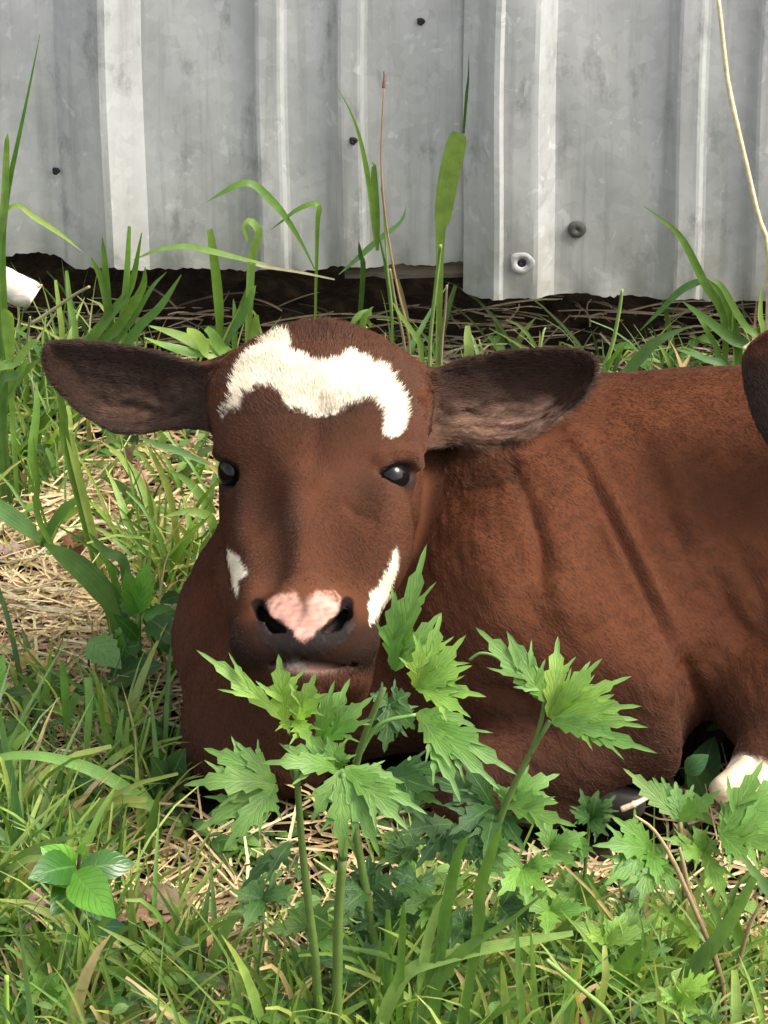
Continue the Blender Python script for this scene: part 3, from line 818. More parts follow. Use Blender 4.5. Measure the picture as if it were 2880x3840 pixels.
def ball(name, c, r, mat, root, cols=None, n=28, m=18, axes=None):
    V = []; F = []
    for i in range(m+1):
        th = math.pi*i/m
        for j in range(n):
            ph = 2*math.pi*j/n
            V.append((math.sin(th)*math.cos(ph), math.sin(th)*math.sin(ph), math.cos(th)))
    for i in range(m):
        for j in range(n): F.append([i*n+j, i*n+(j+1) % n, (i+1)*n+(j+1) % n, (i+1)*n+j][::-1])
    V = np.array(V)*np.asarray(r)
    if axes is not None: V = V@np.asarray(axes)
    return mesh_obj(name, to_world(V+np.asarray(c)), F, mat, root)
nt = NT('eye_surface'); g = nt.pbsdf((.006, .0045, .0045), .10, None, 0, .28); M_EYE = nt.m
M_HOOF = mat_simple('pale_hoof', [(0.3, (.52, .36, .22)), (.55, (.70, .55, .38)), (.8, (.80, .70, .56))], 35, .45, .2, (1, 1, 5))
M_HOOFD = mat_simple('dark_hoof', [(0.3, (.025, .022, .02)), (.7, (.07, .06, .05))], 40, .5, .25)
for (cx, cy, w) in (EYE_R, EYE_L):
    ball('eye', P(cx, cy, w), (.0118 if cx > 1200 else .0086, .0112, .0122), M_EYE, calf)
for c, pts in ((EYE_R, [(-66, -20), (-38, -66), (10, -92), (66, -94), (100, -70)]), (EYE_L, [(58, -20), (30, -58), (-6, -72), (-44, -72)])):
    B0 = []; f0 = []; n0 = 0; base = catmull([P(c[0]+a, c[1]+b, c[2]+.0135-abs(a)*.00006) for a, b in pts], 12)
    for k, q in enumerate(base):
        d = np.array([(-.3+k/11.*.9)*(1 if c is EYE_R else -1), .10, .9]); d /= np.linalg.norm(d); L = .0075*math.sin(.5+2.2*k/11)
        lv, lf, _, _ = ([], [], 0, 0)
        pts3 = [q, q+d*L*.5+np.array([0, -.0012, 0]), q+d*L+np.array([0, .0002, 0])]
        for j, p3 in enumerate(pts3):
            r = .00022*(1-j*.42)
            for a in range(4): B0.append(p3+np.array([math.cos(a*1.57), math.sin(a*1.57), 0])*r)
        for j in range(2):
            for a in range(4): f0.append([n0+j*4+a, n0+j*4+(a+1) % 4, n0+j*4+4+(a+1) % 4, n0+j*4+4+a])
        n0 += 12
    mesh_obj('eyelashes', to_world(np.array(B0)), f0, M_EYE, calf)['kind'] = 'stuff'
# hooves: two claws side by side
def claw(name, a, b, r0, r1, flat, mat, root):
    """a tapered wedge from a (coronet) to b (toe)"""
    a, b = np.asarray(a), np.asarray(b); t = b-a; L = np.linalg.norm(t); t = t/L
    s = np.cross(t, np.array([0, .5, .86])); s /= np.linalg.norm(s); u = np.cross(s, t)
    V = []; F = []; n = 14; m = 9
    for i in range(m+1):
        f = i/m; r = (r0*(1-f)+r1*f)*(1 if f < .85 else (1-((f-.85)/.15)**2*.75))
        for j in range(n):
            ph = 2*math.pi*j/n; y = math.sin(ph)
            y = max(y, -.62+.25*f); V.append(a+t*L*f+s*r*flat*math.cos(ph)+u*r*y)
    for i in range(m):
        for j in range(n): F.append([i*n+j, i*n+(j+1) % n, (i+1)*n+(j+1) % n, (i+1)*n+j])
    F.append(list(range(n))[::-1]); F.append([m*n+j for j in range(n)])
    return mesh_obj(name, to_world(np.array(V)), F, mat, root)
claw('hoof', P(2805, 2905, -.016), P(2672, 2985, -.004), .0165, .0110, .62, M_HOOF, calf)
claw('hoof', P(2815, 2935, -.034), P(2700, 3012, -.024), .0150, .0105, .62, M_HOOF, calf)
claw('hoof', P(2240, 2992, -.062), P(2420, 3030, -.060), .0155, .0120, .7, M_HOOFD, calf)
claw('hoof', P(2230, 3010, -.078), P(2400, 3060, -.074), .0155, .0120, .7, M_HOOFD, calf)

# ------------------------------------------------------------------ second calf, only its ear reaches into the picture
def build_second():
    fd = Field(axis_pts([(.17, .95, .006)]), axis_pts([(-.42, .30, .006)]), axis_pts([(-.32, .16, .006)]))
    return fd
def ear_only():
    """big dark ear of the second calf: a cupped leaf with real thickness"""
    poly = smooth_poly([(3650, 1330), (3250, 1215), (3050, 1195), (2900, 1225), (2818, 1275), (2782, 1340), (2790, 1440), (2815, 1540), (2860, 1640), (2920, 1720), (3030, 1760), (3220, 1740), (3650, 1600)])
    fd = Field(axis_pts([(.195, .40, .002)]), axis_pts([(.0, .135, .002)]), axis_pts([(-.05, .06, .0018)]))
    ear(fd, poly, ((3600, 1470), (2790, 1450)), .005, .012, -.010)
    return fd
calf2 = thing('calf', 'second dark brown calf, only its rounded ear entering at the right edge', 'calf', tuple(at_z(3900, 2700, 0.0)))
EW = .02
fd = Field(axis_pts([(.16, .62, .0036), (.62, .95, .0055)]), axis_pts([(-.42, -.12, .0055), (-.12, .20, .0036)]), axis_pts([(-.36, -.10, .0055), (-.10, .18, .0036)]))
wq = lambda x, y, z: np.array([(np.array([x, y, z])-ORG)@RT, (np.array([x, y, z])-ORG)@UP, -((np.array([x, y, z])-ORG)@FW)])
e0 = P(3640, 1490, .005); w0 = to_world(e0)
hx, hy, hz = w0
fd.chain([wq(hx+.050, hy, hz), wq(hx+.055, hy-.05, hz-.055), wq(hx+.058, hy-.105, hz-.115)], [.056, .046, .032], .02)
fd.ellipsoid(wq(hx+.059, hy-.118, hz-.132), (.034, .027, .027), .012)
for sx in (-1, 1):
    fd.ellipsoid(wq(hx+.052+sx*.040, hy-.045, hz-.030), (.014, .016, .014), .012)
    fd.ellipsoid(wq(hx+.059+sx*.017, hy-.150, hz-.128), (.008, .010, .010), .005, 'sub')
fd.chain([wq(hx+.10, hy+.005, hz-.002), wq(hx+.19, hy+.02, hz+.0), wq(hx+.215, hy+.025, hz-.005)], [.012, .017, .008], .012)
fd.capsule(wq(hx+.06, hy+.02, hz-.01), wq(hx+.22, hy+.10, hz-.06), .055, .085, .04)
fd.capsule(wq(hx+.20, hy+.10, hz-.10), wq(hx+.45, hy+.12, hz-.10), .105, .105, .05)
for dx, dy in ((.18, .03), (.18, .17), (.44, .03), (.44, .19)):
    fd.chain([wq(hx+dx, hy+dy, hz-.12), wq(hx+dx-.03, hy+dy-.03, .03), wq(hx+dx+.06, hy+dy-.04, .025)], [.05, .026, .018], .03)
V2, F2 = fd.mesh(); V2 = relax(V2, F2, 2, .4); N2 = vnormals(V2, F2)
if float((N2*(V2-V2.mean(0))).sum()) < 0: F2 = F2[:, ::-1].copy()
C2 = np.tile(np.array([.10, .034, .017]), (len(V2), 1))*(1+.12*vnoise(V2, 60, 5))[:, None]
_mz = np.linalg.norm(V2-wq(hx+.059, hy-.135, hz-.140), axis=1); _t = sstep(.050, .036, _mz)[:, None]; C2 = C2*(1-_t)+np.array([.018, .013, .011])*_t
mesh_obj('body', to_world(V2), F2, M_SKIN, calf2, C2)
for sx in (-1, 1):
    ball('eye', wq(hx+.052+sx*.047, hy-.052, hz-.032), (.0100, .0105, .0105), M_EYE, calf2)
fe = ear_only(); V3, F3 = fe.mesh(); V3 = relax(V3, F3, 2, .4); N3 = vnormals(V3, F3)
if float((N3*(V3-V3.mean(0))).sum()) < 0: F3 = F3[:, ::-1].copy(); N3 = -N3
def ear_col(q):
    t = sstep(1250, 1420, to_px(q)[:, 1]); c = np.array([.090, .030, .017])*(1-t[:, None])+np.array([.030, .018, .014])*t[:, None]  # light on the upper ear put into the colour, darker below
    return c*(1+.2*vnoise(q*np.array([.4, 1.5, 1]), 220, 8))[:, None]
mesh_obj('ear', to_world(V3), F3, M_SKIN, calf2, ear_col(V3))
fur_obj(V3, F3, N3, np.full(len(V3), .005), 22000, calf2, 5, lambda p, n: (ear_col(p), np.full(len(p), .005)))

# ------------------------------------------------------------------ plants: builders
class Batch:
    """collects strips and tubes for one mesh"""
    def __init__(self): self.v = []; self.f = []; self.c = []; self.u = []; self.n = 0
    def add(self, v, f, c, u):
        self.v.append(v); self.f += [[i+self.n for i in q] for q in f]; self.c.append(c); self.u.append(u); self.n += len(v)
    def build(self, name, mat, parent=None):
        return mesh_obj(name, np.vstack(self.v), self.f, mat, parent, np.vstack(self.c), np.vstack(self.u))
def strip(line, width, col, side=None, fold=.22, prof=None, twist=0.0, tipcol=None, face=None):
    """grass blade: three verts across, folded along the middle"""
    L = np.asarray(line); n = len(L)
    T = np.gradient(L, axis=0); T /= np.linalg.norm(T, axis=1, keepdims=True)+1e-9
    fc = np.array([0, -.75, .65]) if face is None else np.asarray(face)
    s = np.linspace(0, 1, n)
    if prof is None: w = np.minimum(1, .55+s*2.2)*np.clip((1-s)*2.6, 0, 1)**.8
    else: w = np.interp(s, np.linspace(0, 1, len(prof)), prof)
    w = np.maximum(w, .03)*width*.5
    D = np.cross(T, fc); D /= np.linalg.norm(D, axis=1, keepdims=True)+1e-9
    U = np.cross(D, T)
    a = twist*s if np.isscalar(twist) else np.interp(s, np.linspace(0, 1, len(twist)), twist)
    D, U = D*np.cos(a)[:, None]+U*np.sin(a)[:, None], U*np.cos(a)[:, None]-D*np.sin(a)[:, None]
    v = np.empty((n*3, 3)); v[0::3] = L-D*w[:, None]+U*(w*fold)[:, None]; v[1::3] = L; v[2::3] = L+D*w[:, None]+U*(w*fold)[:, None]
    f = []
    for i in range(n-1):
        b = i*3; f += [[b, b+1, b+4, b+3], [b+1, b+2, b+5, b+4]]
    c = np.tile(np.array(col, dtype=float), (n*3, 1))
    if tipcol is not None:
        t = np.repeat(s, 3)[:, None]**2; c = c*(1-t)+np.array(tipcol)*t
    u = np.stack([np.repeat(s, 3), np.tile([1, 0, 1], n)], -1)
    return v, f, c, u
def tube(line, r0, r1, col, n=6, tipcol=None, knots=None):
    L = np.asarray(line); m = len(L)
    T = np.gradient(L, axis=0); T /= np.linalg.norm(T, axis=1, keepdims=True)+1e-9
    ref = np.array([.31, .87, .38]); A = np.cross(T, ref); A /= np.linalg.norm(A, axis=1, keepdims=True)+1e-9; B = np.cross(T, A)
    s = np.linspace(0, 1, m); r = r0+(r1-r0)*s
    if knots is not None:
        for k in knots: r = r*(1+.35*np.exp(-((s-k)/.03)**2))
    v = []; f = []
    for i in range(m):
        for j in range(n):
            a = 2*math.pi*j/n; v.append(L[i]+(A[i]*math.cos(a)+B[i]*math.sin(a))*r[i])
    for i in range(m-1):
        for j in range(n): f.append([i*n+j, i*n+(j+1) % n, (i+1)*n+(j+1) % n, (i+1)*n+j])
    f.append([j for j in range(n)][::-1]); f.append([(m-1)*n+j for j in range(n)])
    c = np.tile(np.array(col, dtype=float), (m*n, 1))
    if tipcol is not None:
        t = np.repeat(s, n)[:, None]; c = c*(1-t)+np.array(tipcol)*t
    u = np.stack([np.repeat(s, n), np.zeros(m*n)+.5], -1)
    return np.array(v), f, c, u
def one(name, geo, mat, parent):
    v, f, c, u = geo
    return mesh_obj(name, v, f, mat, parent, c, u)

G_MID = np.array((.125, .235, .045)); G_LIGHT = np.array((.23, .36, .085)); G_DARK = np.array((.055, .12, .026)); G_YEL = np.array((.32, .40, .11))
G_BLUE = np.array((.125, .235, .075)); STRAW = np.array((.62, .47, .25)); STRAWD = np.array((.36, .24, .12))
def jig(c, a=.12):
    return np.clip(np.asarray(c)*(1+rng.normal(0, a, 3)*np.array([1, .6, 1])), .004, .9)

def px_w(Y, px, py):
    p = at_y(px, py, Y); return np.linalg.norm(p-CAM)/FPX/3.75        # metres per photo pixel there
def trace(pts, Y, lean=0.0):
    """a curve through photo points, standing at depth Y, each further point leaning towards the viewer"""
    n = len(pts); out = []
    for i, q in enumerate(pts):
        dy = q[2] if len(q) > 2 else lean*(i/(n-1))**1.5
        p = at_y(q[0], q[1], Y-dy)
        p[2] = max(p[2], float(ground_z(p[0], p[1]))+.003); out.append(p)
    return np.array(out)
def base_Y(px, py): return float(at_z(px, py, 0.0)[1])

GRASS_DEFS = []
def tuft(label, base, blades, cat='grass tuft', name='grass_tuft', Y=None, group='grass tufts traced one by one', mat=None):
    """blades: (points, width px, colour, kind)"""
    Yb = base_Y(*base) if Y is None else Y
    b0 = at_y(base[0], base[1], Yb); b0[2] = float(ground_z(b0[0], b0[1]))
    root = thing(name, label, cat, tuple(b0), group)
    for bl in blades:
        pts, wpx, col = bl[:3]; opt = bl[3] if len(bl) > 3 else {}
        tr = trace(pts, Yb-opt.get('dy', 0), opt.get('lean', random.uniform(-.01, .02)))
        gz = float(ground_z(tr[0][0], tr[0][1]))
        if tr[0][2] > gz+.008 and not opt.get('free'):
            tr = np.vstack([[tr[0][0]*.75+b0[0]*.25, tr[0][1], gz-.004], tr])
        ln = catmull(tr, 18)
        sc = px_w(Yb, pts[0][0], pts[0][1]); nm = opt.get('name', 'blade')
        if opt.get('tube'):
            one(nm, tube(ln, wpx*sc*.5, wpx*sc*.5*opt.get('taper', .5), jig(col, .05), 6, opt.get('tip'), opt.get('knots')), M_STEM if not opt.get('straw') else M_STRAW, root)
        else:
            one(nm, strip(ln, wpx*sc, jig(col, .06), None, opt.get('fold', .25), opt.get('prof'), opt.get('twist', random.uniform(-.5, .5)), opt.get('tip')), mat or M_GRASS, root)
    return root
BL = [.5, .75, .95, 1, .95, .8, .55, .08]           # broad blade
TR = [.9, 1, 1, 1, .95, .85, .7, .5]                # cut-off blade

# ------------------------------------------------------------------ grass along the wall, blade by blade
T = lambda w, c, pts, **k: (pts, w, c, k)
tuft('tall upright grass blade at the left edge against the wall', (10, 1250),
     [T(46, G_MID, [(2, 1000), (22, 760), (62, 560), (100, 380), (150, 130)], prof=[.8, 1, .8, .55, .4, .3, .2, .04], twist=.3),
      T(22, G_LIGHT, [(-20, 820), (60, 770), (130, 815), (230, 880), (310, 945)], prof=[.4, .7, .9, 1, .9, .5, .05], free=True),
      T(30, G_LIGHT, [(-10, 1000), (15, 800), (25, 560), (30, 500)], prof=BL)], Y=-.10)
tuft('broad short grass clump under the torn left sheet corner', (430, 1330),
     [T(34, G_MID, [(415, 1240), (385, 1060), (340, 965)], prof=BL), T(30, G_MID, [(410, 1240), (395, 1010), (383, 890)], prof=BL),
      T(44, G_MID, [(330, 1330), (400, 1200), (490, 1080), (532, 872)], prof=BL), T(28, G_LIGHT, [(465, 1220), (478, 1020), (486, 848)], prof=TR),
      T(40, G_MID, [(360, 1330), (440, 1230), (530, 1090), (545, 1000)], prof=BL), T(24, G_BLUE, [(420, 1330), (500, 1200), (570, 1080), (625, 1020)], prof=BL),
      T(38, G_BLUE, [(470, 1340), (520, 1230), (600, 1150), (680, 1030)], prof=BL), T(26, G_MID, [(300, 1330), (350, 1250), (420, 1190)], prof=BL)], Y=-.115)
tuft('two pale cut-off grass stalks beside a thin tilted stem near the left ear', (245, 1330),
     [T(22, G_YEL, [(235, 1280), (222, 1160), (208, 1050)], prof=TR), T(24, G_LIGHT, [(285, 1280), (265, 1150), (250, 1015)], prof=TR),
      T(15, (.30, .28, .14), [(115, 1215), (200, 1160), (280, 1105), (335, 1075)], tube=1, taper=.8, name='stem', free=True),
      T(13, (.30, .25, .14), [(108, 1330), (108, 1230), (112, 1190)], tube=1, taper=.7, name='stem'),
      T(12, G_LIGHT, [(160, 1320), (168, 1220), (175, 1160)], tube=1, name='stem'), T(9, (.3, .26, .15), [(335, 1180), (318, 1140), (290, 1110)], tube=1, name='stem', free=True)], Y=-.125)
tuft('grass with one bent-over blade and a blunt tall blade left of the calf head', (830, 1330),
     [T(38, G_MID, [(825, 1260), (818, 1120), (800, 960), (785, 860)], prof=[.35, .4, .7, .95, 1, .9, .8, .6], lean=0),
      T(40, G_BLUE, [(840, 1300), (900, 1200), (945, 1110), (960, 1070)], prof=BL), T(22, G_MID, [(845, 1310), (905, 1150), (945, 1030)], prof=BL),
      T(34, G_LIGHT, [(940, 1030), (955, 930), (970, 870), (940, 830), (920, 850), (930, 905)], prof=[.6, .9, 1, .9, .8, .7, .3]),
      T(26, G_LIGHT, [(500, 975), (600, 935), (700, 925), (800, 945), (900, 970), (1000, 990)], prof=[.1, .5, .8, .9, 1, .9, .6, .15], free=True),
      T(14, (.34, .30, .2), [(905, 975), (1000, 1000), (1120, 1020), (1255, 1048)], prof=[.6, 1, .9, .7, .4], free=True),
      T(34, G_LIGHT, [(955, 1260), (962, 1180)], prof=TR), T(20, G_MID, [(880, 1310), (880, 1180), (875, 1120)], prof=BL)], Y=-.095)
tuft('arching grass with two blades folded at sharp elbows before the ribs', (1185, 1320),
     [T(24, G_MID, [(1183, 1170), (1187, 1000), (1190, 840), (1196, 775), (1170, 765), (1110, 790), (1065, 825), (1015, 862)], prof=[.35, .4, .5, .7, .9, 1, .8, .5, .1], lean=0),
      T(32, G_MID, [(1180, 1010), (1130, 910), (1060, 800), (990, 725), (945, 690), (900, 690), (840, 720), (775, 758)], prof=[.15, .35, .7, 1, .95, .9, .8, .5, .05], free=True),
      T(26, G_BLUE, [(1270, 1030), (1340, 970), (1430, 890), (1500, 835), (1525, 775)], prof=[.1, .5, .9, .8, .6, .4, .05], free=True),
      T(20, G_DARK, [(1360, 1050), (1352, 960), (1345, 905)], prof=BL)], Y=-.085)
tuft('slender grass stalks with small dark seed heads in front of the middle sheet', (1480, 1330),
     [T(13, G_MID, [(1475, 1280), (1445, 1000), (1400, 780), (1395, 640)], tube=1, taper=.6, name='stem'),
      T(20, G_LIGHT, [(1405, 900), (1385, 700), (1350, 520), (1310, 410), (1262, 325)], prof=[.5, .9, 1, .7, .4, .2, .05], free=True),
      T(24, G_MID, [(1415, 940), (1412, 800), (1402, 640), (1398, 610)], prof=[.5, 1, 1, .8, .4], free=True),
      T(12, (.34, .28, .13), [(1535, 1290), (1490, 1080), (1450, 850), (1430, 640), (1432, 470), (1440, 330)], tube=1, taper=.35, name='stem', tip=(.35, .16, .08)),
      T(14, (.12, .06, .05), [(1438, 330), (1442, 295), (1440, 268)], tube=1, taper=.5, name='seed_head', free=True),
      T(14, (.33, .27, .15), [(1520, 1330), (1480, 1120), (1462, 1010)], tube=1, taper=.7, name='stem'),
      T(12, G_LIGHT, [(1470, 1180), (1452, 1000), (1440, 780), (1430, 700)], tube=1, taper=.6, name='stem'),
      T(24, G_LIGHT, [(1318, 1215), (1350, 1180), (1395, 1160)], prof=BL, free=True), T(26, G_LIGHT, [(1360, 1240), (1390, 1170), (1400, 1150)], prof=BL)], Y=-.095)
tuft('wide blunt grass leaf standing before the sheet overlap', (1650, 1340),
     [T(80, G_LIGHT*.85, [(1650, 930), (1660, 820), (1680, 680), (1712, 540), (1725, 500)], prof=[.12, .3, .55, .8, .95, 1, .9, .65], lean=0, twist=.1, fold=.12, name='blade'),
      T(15, G_LIGHT, [(1612, 1330), (1625, 1160), (1645, 980), (1652, 920)], tube=1, taper=.9, name='stem'),
      T(12, (.30, .24, .15), [(1655, 1330), (1668, 1180), (1676, 1070)], tube=1, taper=.7, name='stem'),
      T(12, G_DARK, [(1738, 500), (1750, 350), (1756, 290), (1758, 200)], prof=[.8, 1, .6, .1], free=True, dy=-.055),
      T(36, G_YEL, [(1757, 1345), (1755, 1270), (1754, 1222)], prof=TR), T(22, G_LIGHT, [(1580, 1330), (1555, 1260), (1500, 1180), (1470, 1130)], prof=BL)], Y=-.10)
tuft('tall pale dry grass stalk slanting down the right sheet', (2905, 1300),
     [T(24, (.72, .60, .38), [(2885, 1005), (2840, 800), (2790, 580), (2735, 340), (2712, 160), (2690, -40)], tube=1, straw=1, taper=.7, name='stem', lean=0, knots=[.62])], cat='grass stalk', name='dry_grass_stalk', Y=-.13)
tuft('drooping green grass spray at the lower right of the wall', (2680, 1360),
     [T(34, G_MID, [(2720, 1230), (2640, 1060), (2560, 900), (2490, 830), (2412, 772)], prof=[.4, .7, 1, .9, .6, .3, .05]),
      T(30, G_BLUE, [(2650, 1045), (2560, 1085), (2480, 1160), (2400, 1240)], prof=[.8, 1, .8, .5, .1], free=True),
      T(34, G_MID, [(2770, 1330), (2740, 1200), (2700, 1100), (2650, 1045)], prof=BL), T(30, G_MID, [(2880, 1330), (2790, 1220), (2710, 1080), (2670, 1050)], prof=BL),
      T(40, G_BLUE, [(2820, 1340), (2740, 1270), (2640, 1190), (2560, 1130)], prof=BL), T(26, G_LIGHT, [(2760, 1370), (2752, 1250), (2750, 1150)], prof=BL),
      T(44, G_BLUE, [(2350, 1440), (2410, 1330), (2490, 1265), (2590, 1222)], prof=[.5, .8, 1, .9, .6, .1]),
      T(24, G_MID, [(2700, 1370), (2650, 1240), (2610, 1180)], prof=BL), T(24, G_LIGHT, [(2862, 1300), (2850, 1180), (2858, 1060)], prof=BL),
      T(30, G_MID, [(2800, 1400), (2830, 1300), (2880, 1230)], prof=BL), T(32, G_BLUE, [(2740, 1400), (2640, 1345), (2540, 1310)], prof=BL)], Y=-.12)
tuft('small yellow-green sprout behind the back of the calf', (2290, 1430),
     [T(20, G_LIGHT, [(2262, 1420), (2300, 1280), (2325, 1150), (2333, 1085)], tube=1, taper=.5, name='stem'), T(44, G_YEL, [(2290, 1450), (2250, 1425), (2215, 1415)], prof=BL, free=True),
      T(36, G_YEL, [(2300, 1450), (2320, 1420), (2330, 1400)], prof=BL, free=True), T(14, G_LIGHT, [(2020, 1400), (2035, 1260), (2045, 1230)], tube=1, name='stem'),
      T(20, G_MID, [(2260, 1430), (2300, 1340), (2350, 1290)], prof=BL)], Y=-.14)
tuft('pale serrated weed leaves between the left ear and the forehead', (720, 1370),
     [T(52, G_LIGHT, [(830, 1350), (740, 1290), (650, 1250), (560, 1222)], prof=[.5, .9, 1, .8, .5, .1], fold=.15),
      T(44, G_LIGHT, [(830, 1370), (700, 1320), (600, 1290), (540, 1265)], prof=[.5, .9, 1, .8, .4, .1], fold=.15),
      T(50, G_LIGHT, [(840, 1370), (780, 1320), (740, 1260), (700, 1240)], prof=[.5, .9, 1, .8, .5], fold=.15),
      T(46, G_LIGHT, [(860, 1370), (830, 1310), (800, 1255), (772, 1230)], prof=[.6, .9, 1, .8, .5], fold=.15)], 'weed', 'weed', -.16)
tuft('wide pale-green grass leaves at the left edge below the broken stick', (60, 1480),
     [T(50, G_LIGHT, [(40, 1420), (36, 1300), (30, 1190), (34, 1165)], prof=[.3, .5, .8, 1, .9], twist=.2), T(40, G_LIGHT, [(-30, 1440), (60, 1360), (120, 1290), (150, 1280)], prof=BL),
      T(42, G_MID, [(10, 1560), (40, 1460), (100, 1390), (158, 1340)], prof=BL), T(40, G_BLUE, [(-10, 1480), (70, 1400), (110, 1340)], prof=BL),
      T(30, G_MID, [(8, 1650), (15, 1500), (30, 1420)], prof=BL), T(34, G_LIGHT, [(120, 1700), (135, 1560), (138, 1430)], prof=BL)], Y=-.22)

# ------------------------------------------------------------------ foreground and side grass, blade by blade
def low(label, base, blades, **k): return tuft(label, base, blades, **k)
low('thick arched grass blade crossing the left middle of the lawn', (620, 3120),
    [T(50, G_LIGHT, [(580, 3030), (420, 2925), (300, 2870), (170, 2838), (60, 2832), (-40, 2850)], prof=[.9, 1, .95, .8, .7, .6, .5], free=True, twist=.1),
     T(34, G_MID, [(560, 3030), (590, 3090), (600, 3150)], prof=BL, free=True), T(22, G_YEL, [(600, 3220), (565, 3130), (530, 3040), (500, 3010)], prof=TR),
     T(46, G_YEL, [(230, 3130), (330, 3060), (440, 3010), (560, 3030)], prof=[.1, .6, 1, .7, .3], free=True)], Y=base_Y(620, 3180))
low('broad pale-green grass leaf lying left of the calf chest', (440, 2360),
    [T(92, G_BLUE, [(430, 2290), (370, 2200), (300, 2130), (230, 2080), (165, 2040)], prof=[.4, .8, 1, .95, .7, .1], lean=.03, twist=.1),
     T(70, G_BLUE, [(-40, 1880), (40, 1935), (110, 1990), (150, 2030)], prof=[.8, 1, .9, .6, .2], free=True),
     T(30, G_MID, [(470, 2330), (420, 2150), (360, 2040)], prof=BL), T(40, G_BLUE, [(470, 2130), (400, 2070), (335, 2000)], prof=BL)], Y=base_Y(440, 2420))
low('drooping narrow blades left of the dark chest', (300, 2640),
    [T(30, G_MID, [(330, 2540), (335, 2640), (322, 2860)], prof=TR, free=True), T(30, G_BLUE, [(290, 2600), (265, 2660), (240, 2740)], prof=TR, free=True),
     T(32, G_MID, [(232, 2480), (245, 2600), (240, 2700)], prof=BL, free=True), T(24, G_LIGHT, [(420, 2930), (440, 2780), (460, 2660)], prof=TR),
     T(22, G_LIGHT, [(440, 2950), (470, 2800), (480, 2690)], prof=TR), T(20, G_LIGHT, [(490, 2960), (530, 2830), (565, 2690)], tube=1, taper=.6, name='stem'),
     T(28, G_MID, [(420, 2850), (390, 2730), (350, 2600)], prof=BL)], Y=base_Y(340, 2950))
low('large folded bright blades sweeping right in the bottom centre', (1480, 3960),
    [T(56, G_LIGHT, [(1430, 3860), (1480, 3720), (1540, 3640), (1640, 3600), (1800, 3560), (1980, 3530), (2150, 3500)], prof=[.7, .9, 1, .9, 1, .9, .7, .4], free=False, twist=.3),
     T(54, G_MID, [(1560, 3880), (1640, 3680), (1740, 3560), (1900, 3460), (2050, 3340)], prof=[.6, .9, 1, .8, .4, .1]),
     T(40, G_LIGHT, [(1580, 3880), (1590, 3600), (1640, 3420), (1720, 3310), (1790, 3220)], prof=[.5, .9, 1, .9, .5, .1]),
     T(36, G_BLUE, [(1540, 3900), (1620, 3650), (1680, 3500), (1690, 3400)], prof=BL), T(46, G_MID, [(1660, 3500), (1680, 3380), (1720, 3200), (1760, 3130)], prof=BL),
     T(48, G_MID, [(1790, 3500), (1800, 3340), (1850, 3180), (1880, 3100)], prof=BL), T(30, G_MID, [(1500, 3700), (1510, 3480), (1515, 3380)], prof=BL),
     T(24, G_MID, [(1600, 3700), (1640, 3560), (1650, 3440)], prof=BL)])
low('wide grass leaf slanting up in the lower right corner', (2560, 3760),
    [T(66, G_BLUE, [(2570, 3680), (2680, 3540), (2760, 3420), (2830, 3290)], prof=[.9, 1, .9, .7, .45], lean=.02), T(50, G_BLUE, [(2780, 3210), (2860, 3310), (2940, 3400)], prof=[.2, .7, .9, 1], free=True),
     T(34, G_MID, [(2300, 3860), (2350, 3700), (2440, 3560)], prof=BL), T(60, G_MID, [(2300, 3860), (2330, 3640), (2400, 3540)], prof=TR),
     T(50, G_BLUE, [(2430, 3860), (2440, 3720), (2470, 3620)], prof=TR)], Y=base_Y(2560, 3860))
low('narrow upright blades along the bottom edge right of centre', (1960, 3980),
    [T(26, G_LIGHT, [(1960, 3860), (1945, 3640), (1937, 3440)], prof=BL), T(24, G_LIGHT, [(2010, 3860), (2000, 3650), (1990, 3480)], prof=BL),
     T(30, G_YEL, [(1905, 3860), (1890, 3700), (1880, 3600)], prof=BL), T(24, G_LIGHT, [(2300, 3840), (2170, 3700), (2050, 3600)], tube=1, taper=.6, name='stem'),
     T(40, G_LIGHT, [(2130, 3860), (2140, 3700), (2180, 3600)], prof=BL), T(30, G_LIGHT, [(2240, 3830), (2245, 3720), (2245, 3700)], prof=TR), T(28, G_YEL, [(2265, 3700), (2268, 3600), (2266, 3545)], prof=TR),
     T(36, G_LIGHT, [(2520, 3860), (2500, 3760), (2475, 3690)], prof=BL), T(30, G_YEL, [(2540, 3860), (2545, 3740), (2540, 3680)], prof=BL)])
low('yellow-green arching grass beside the left cheek of the calf', (760, 2120),
    [T(40, G_LIGHT, [(800, 2130), (805, 1990), (770, 1930), (690, 1920), (610, 1940)], prof=[.5, .8, 1, .9, .6, .1]), T(30, G_LIGHT, [(790, 2010), (760, 2060), (720, 2100)], prof=BL, free=True),
     T(28, G_BLUE, [(785, 1745), (690, 1700), (600, 1670), (520, 1640)], prof=[.3, .8, 1, .7, .3], free=True), T(26, G_YEL, [(650, 1920), (600, 1760), (545, 1660)], prof=BL),
     T(24, G_MID, [(150, 1960), (140, 1800), (125, 1640)], prof=BL), T(36, G_MID, [(255, 1700), (238, 1560), (222, 1480)], prof=TR), T(30, G_YEL, [(270, 1680), (262, 1600), (256, 1520)], prof=TR)], Y=base_Y(760, 2180))

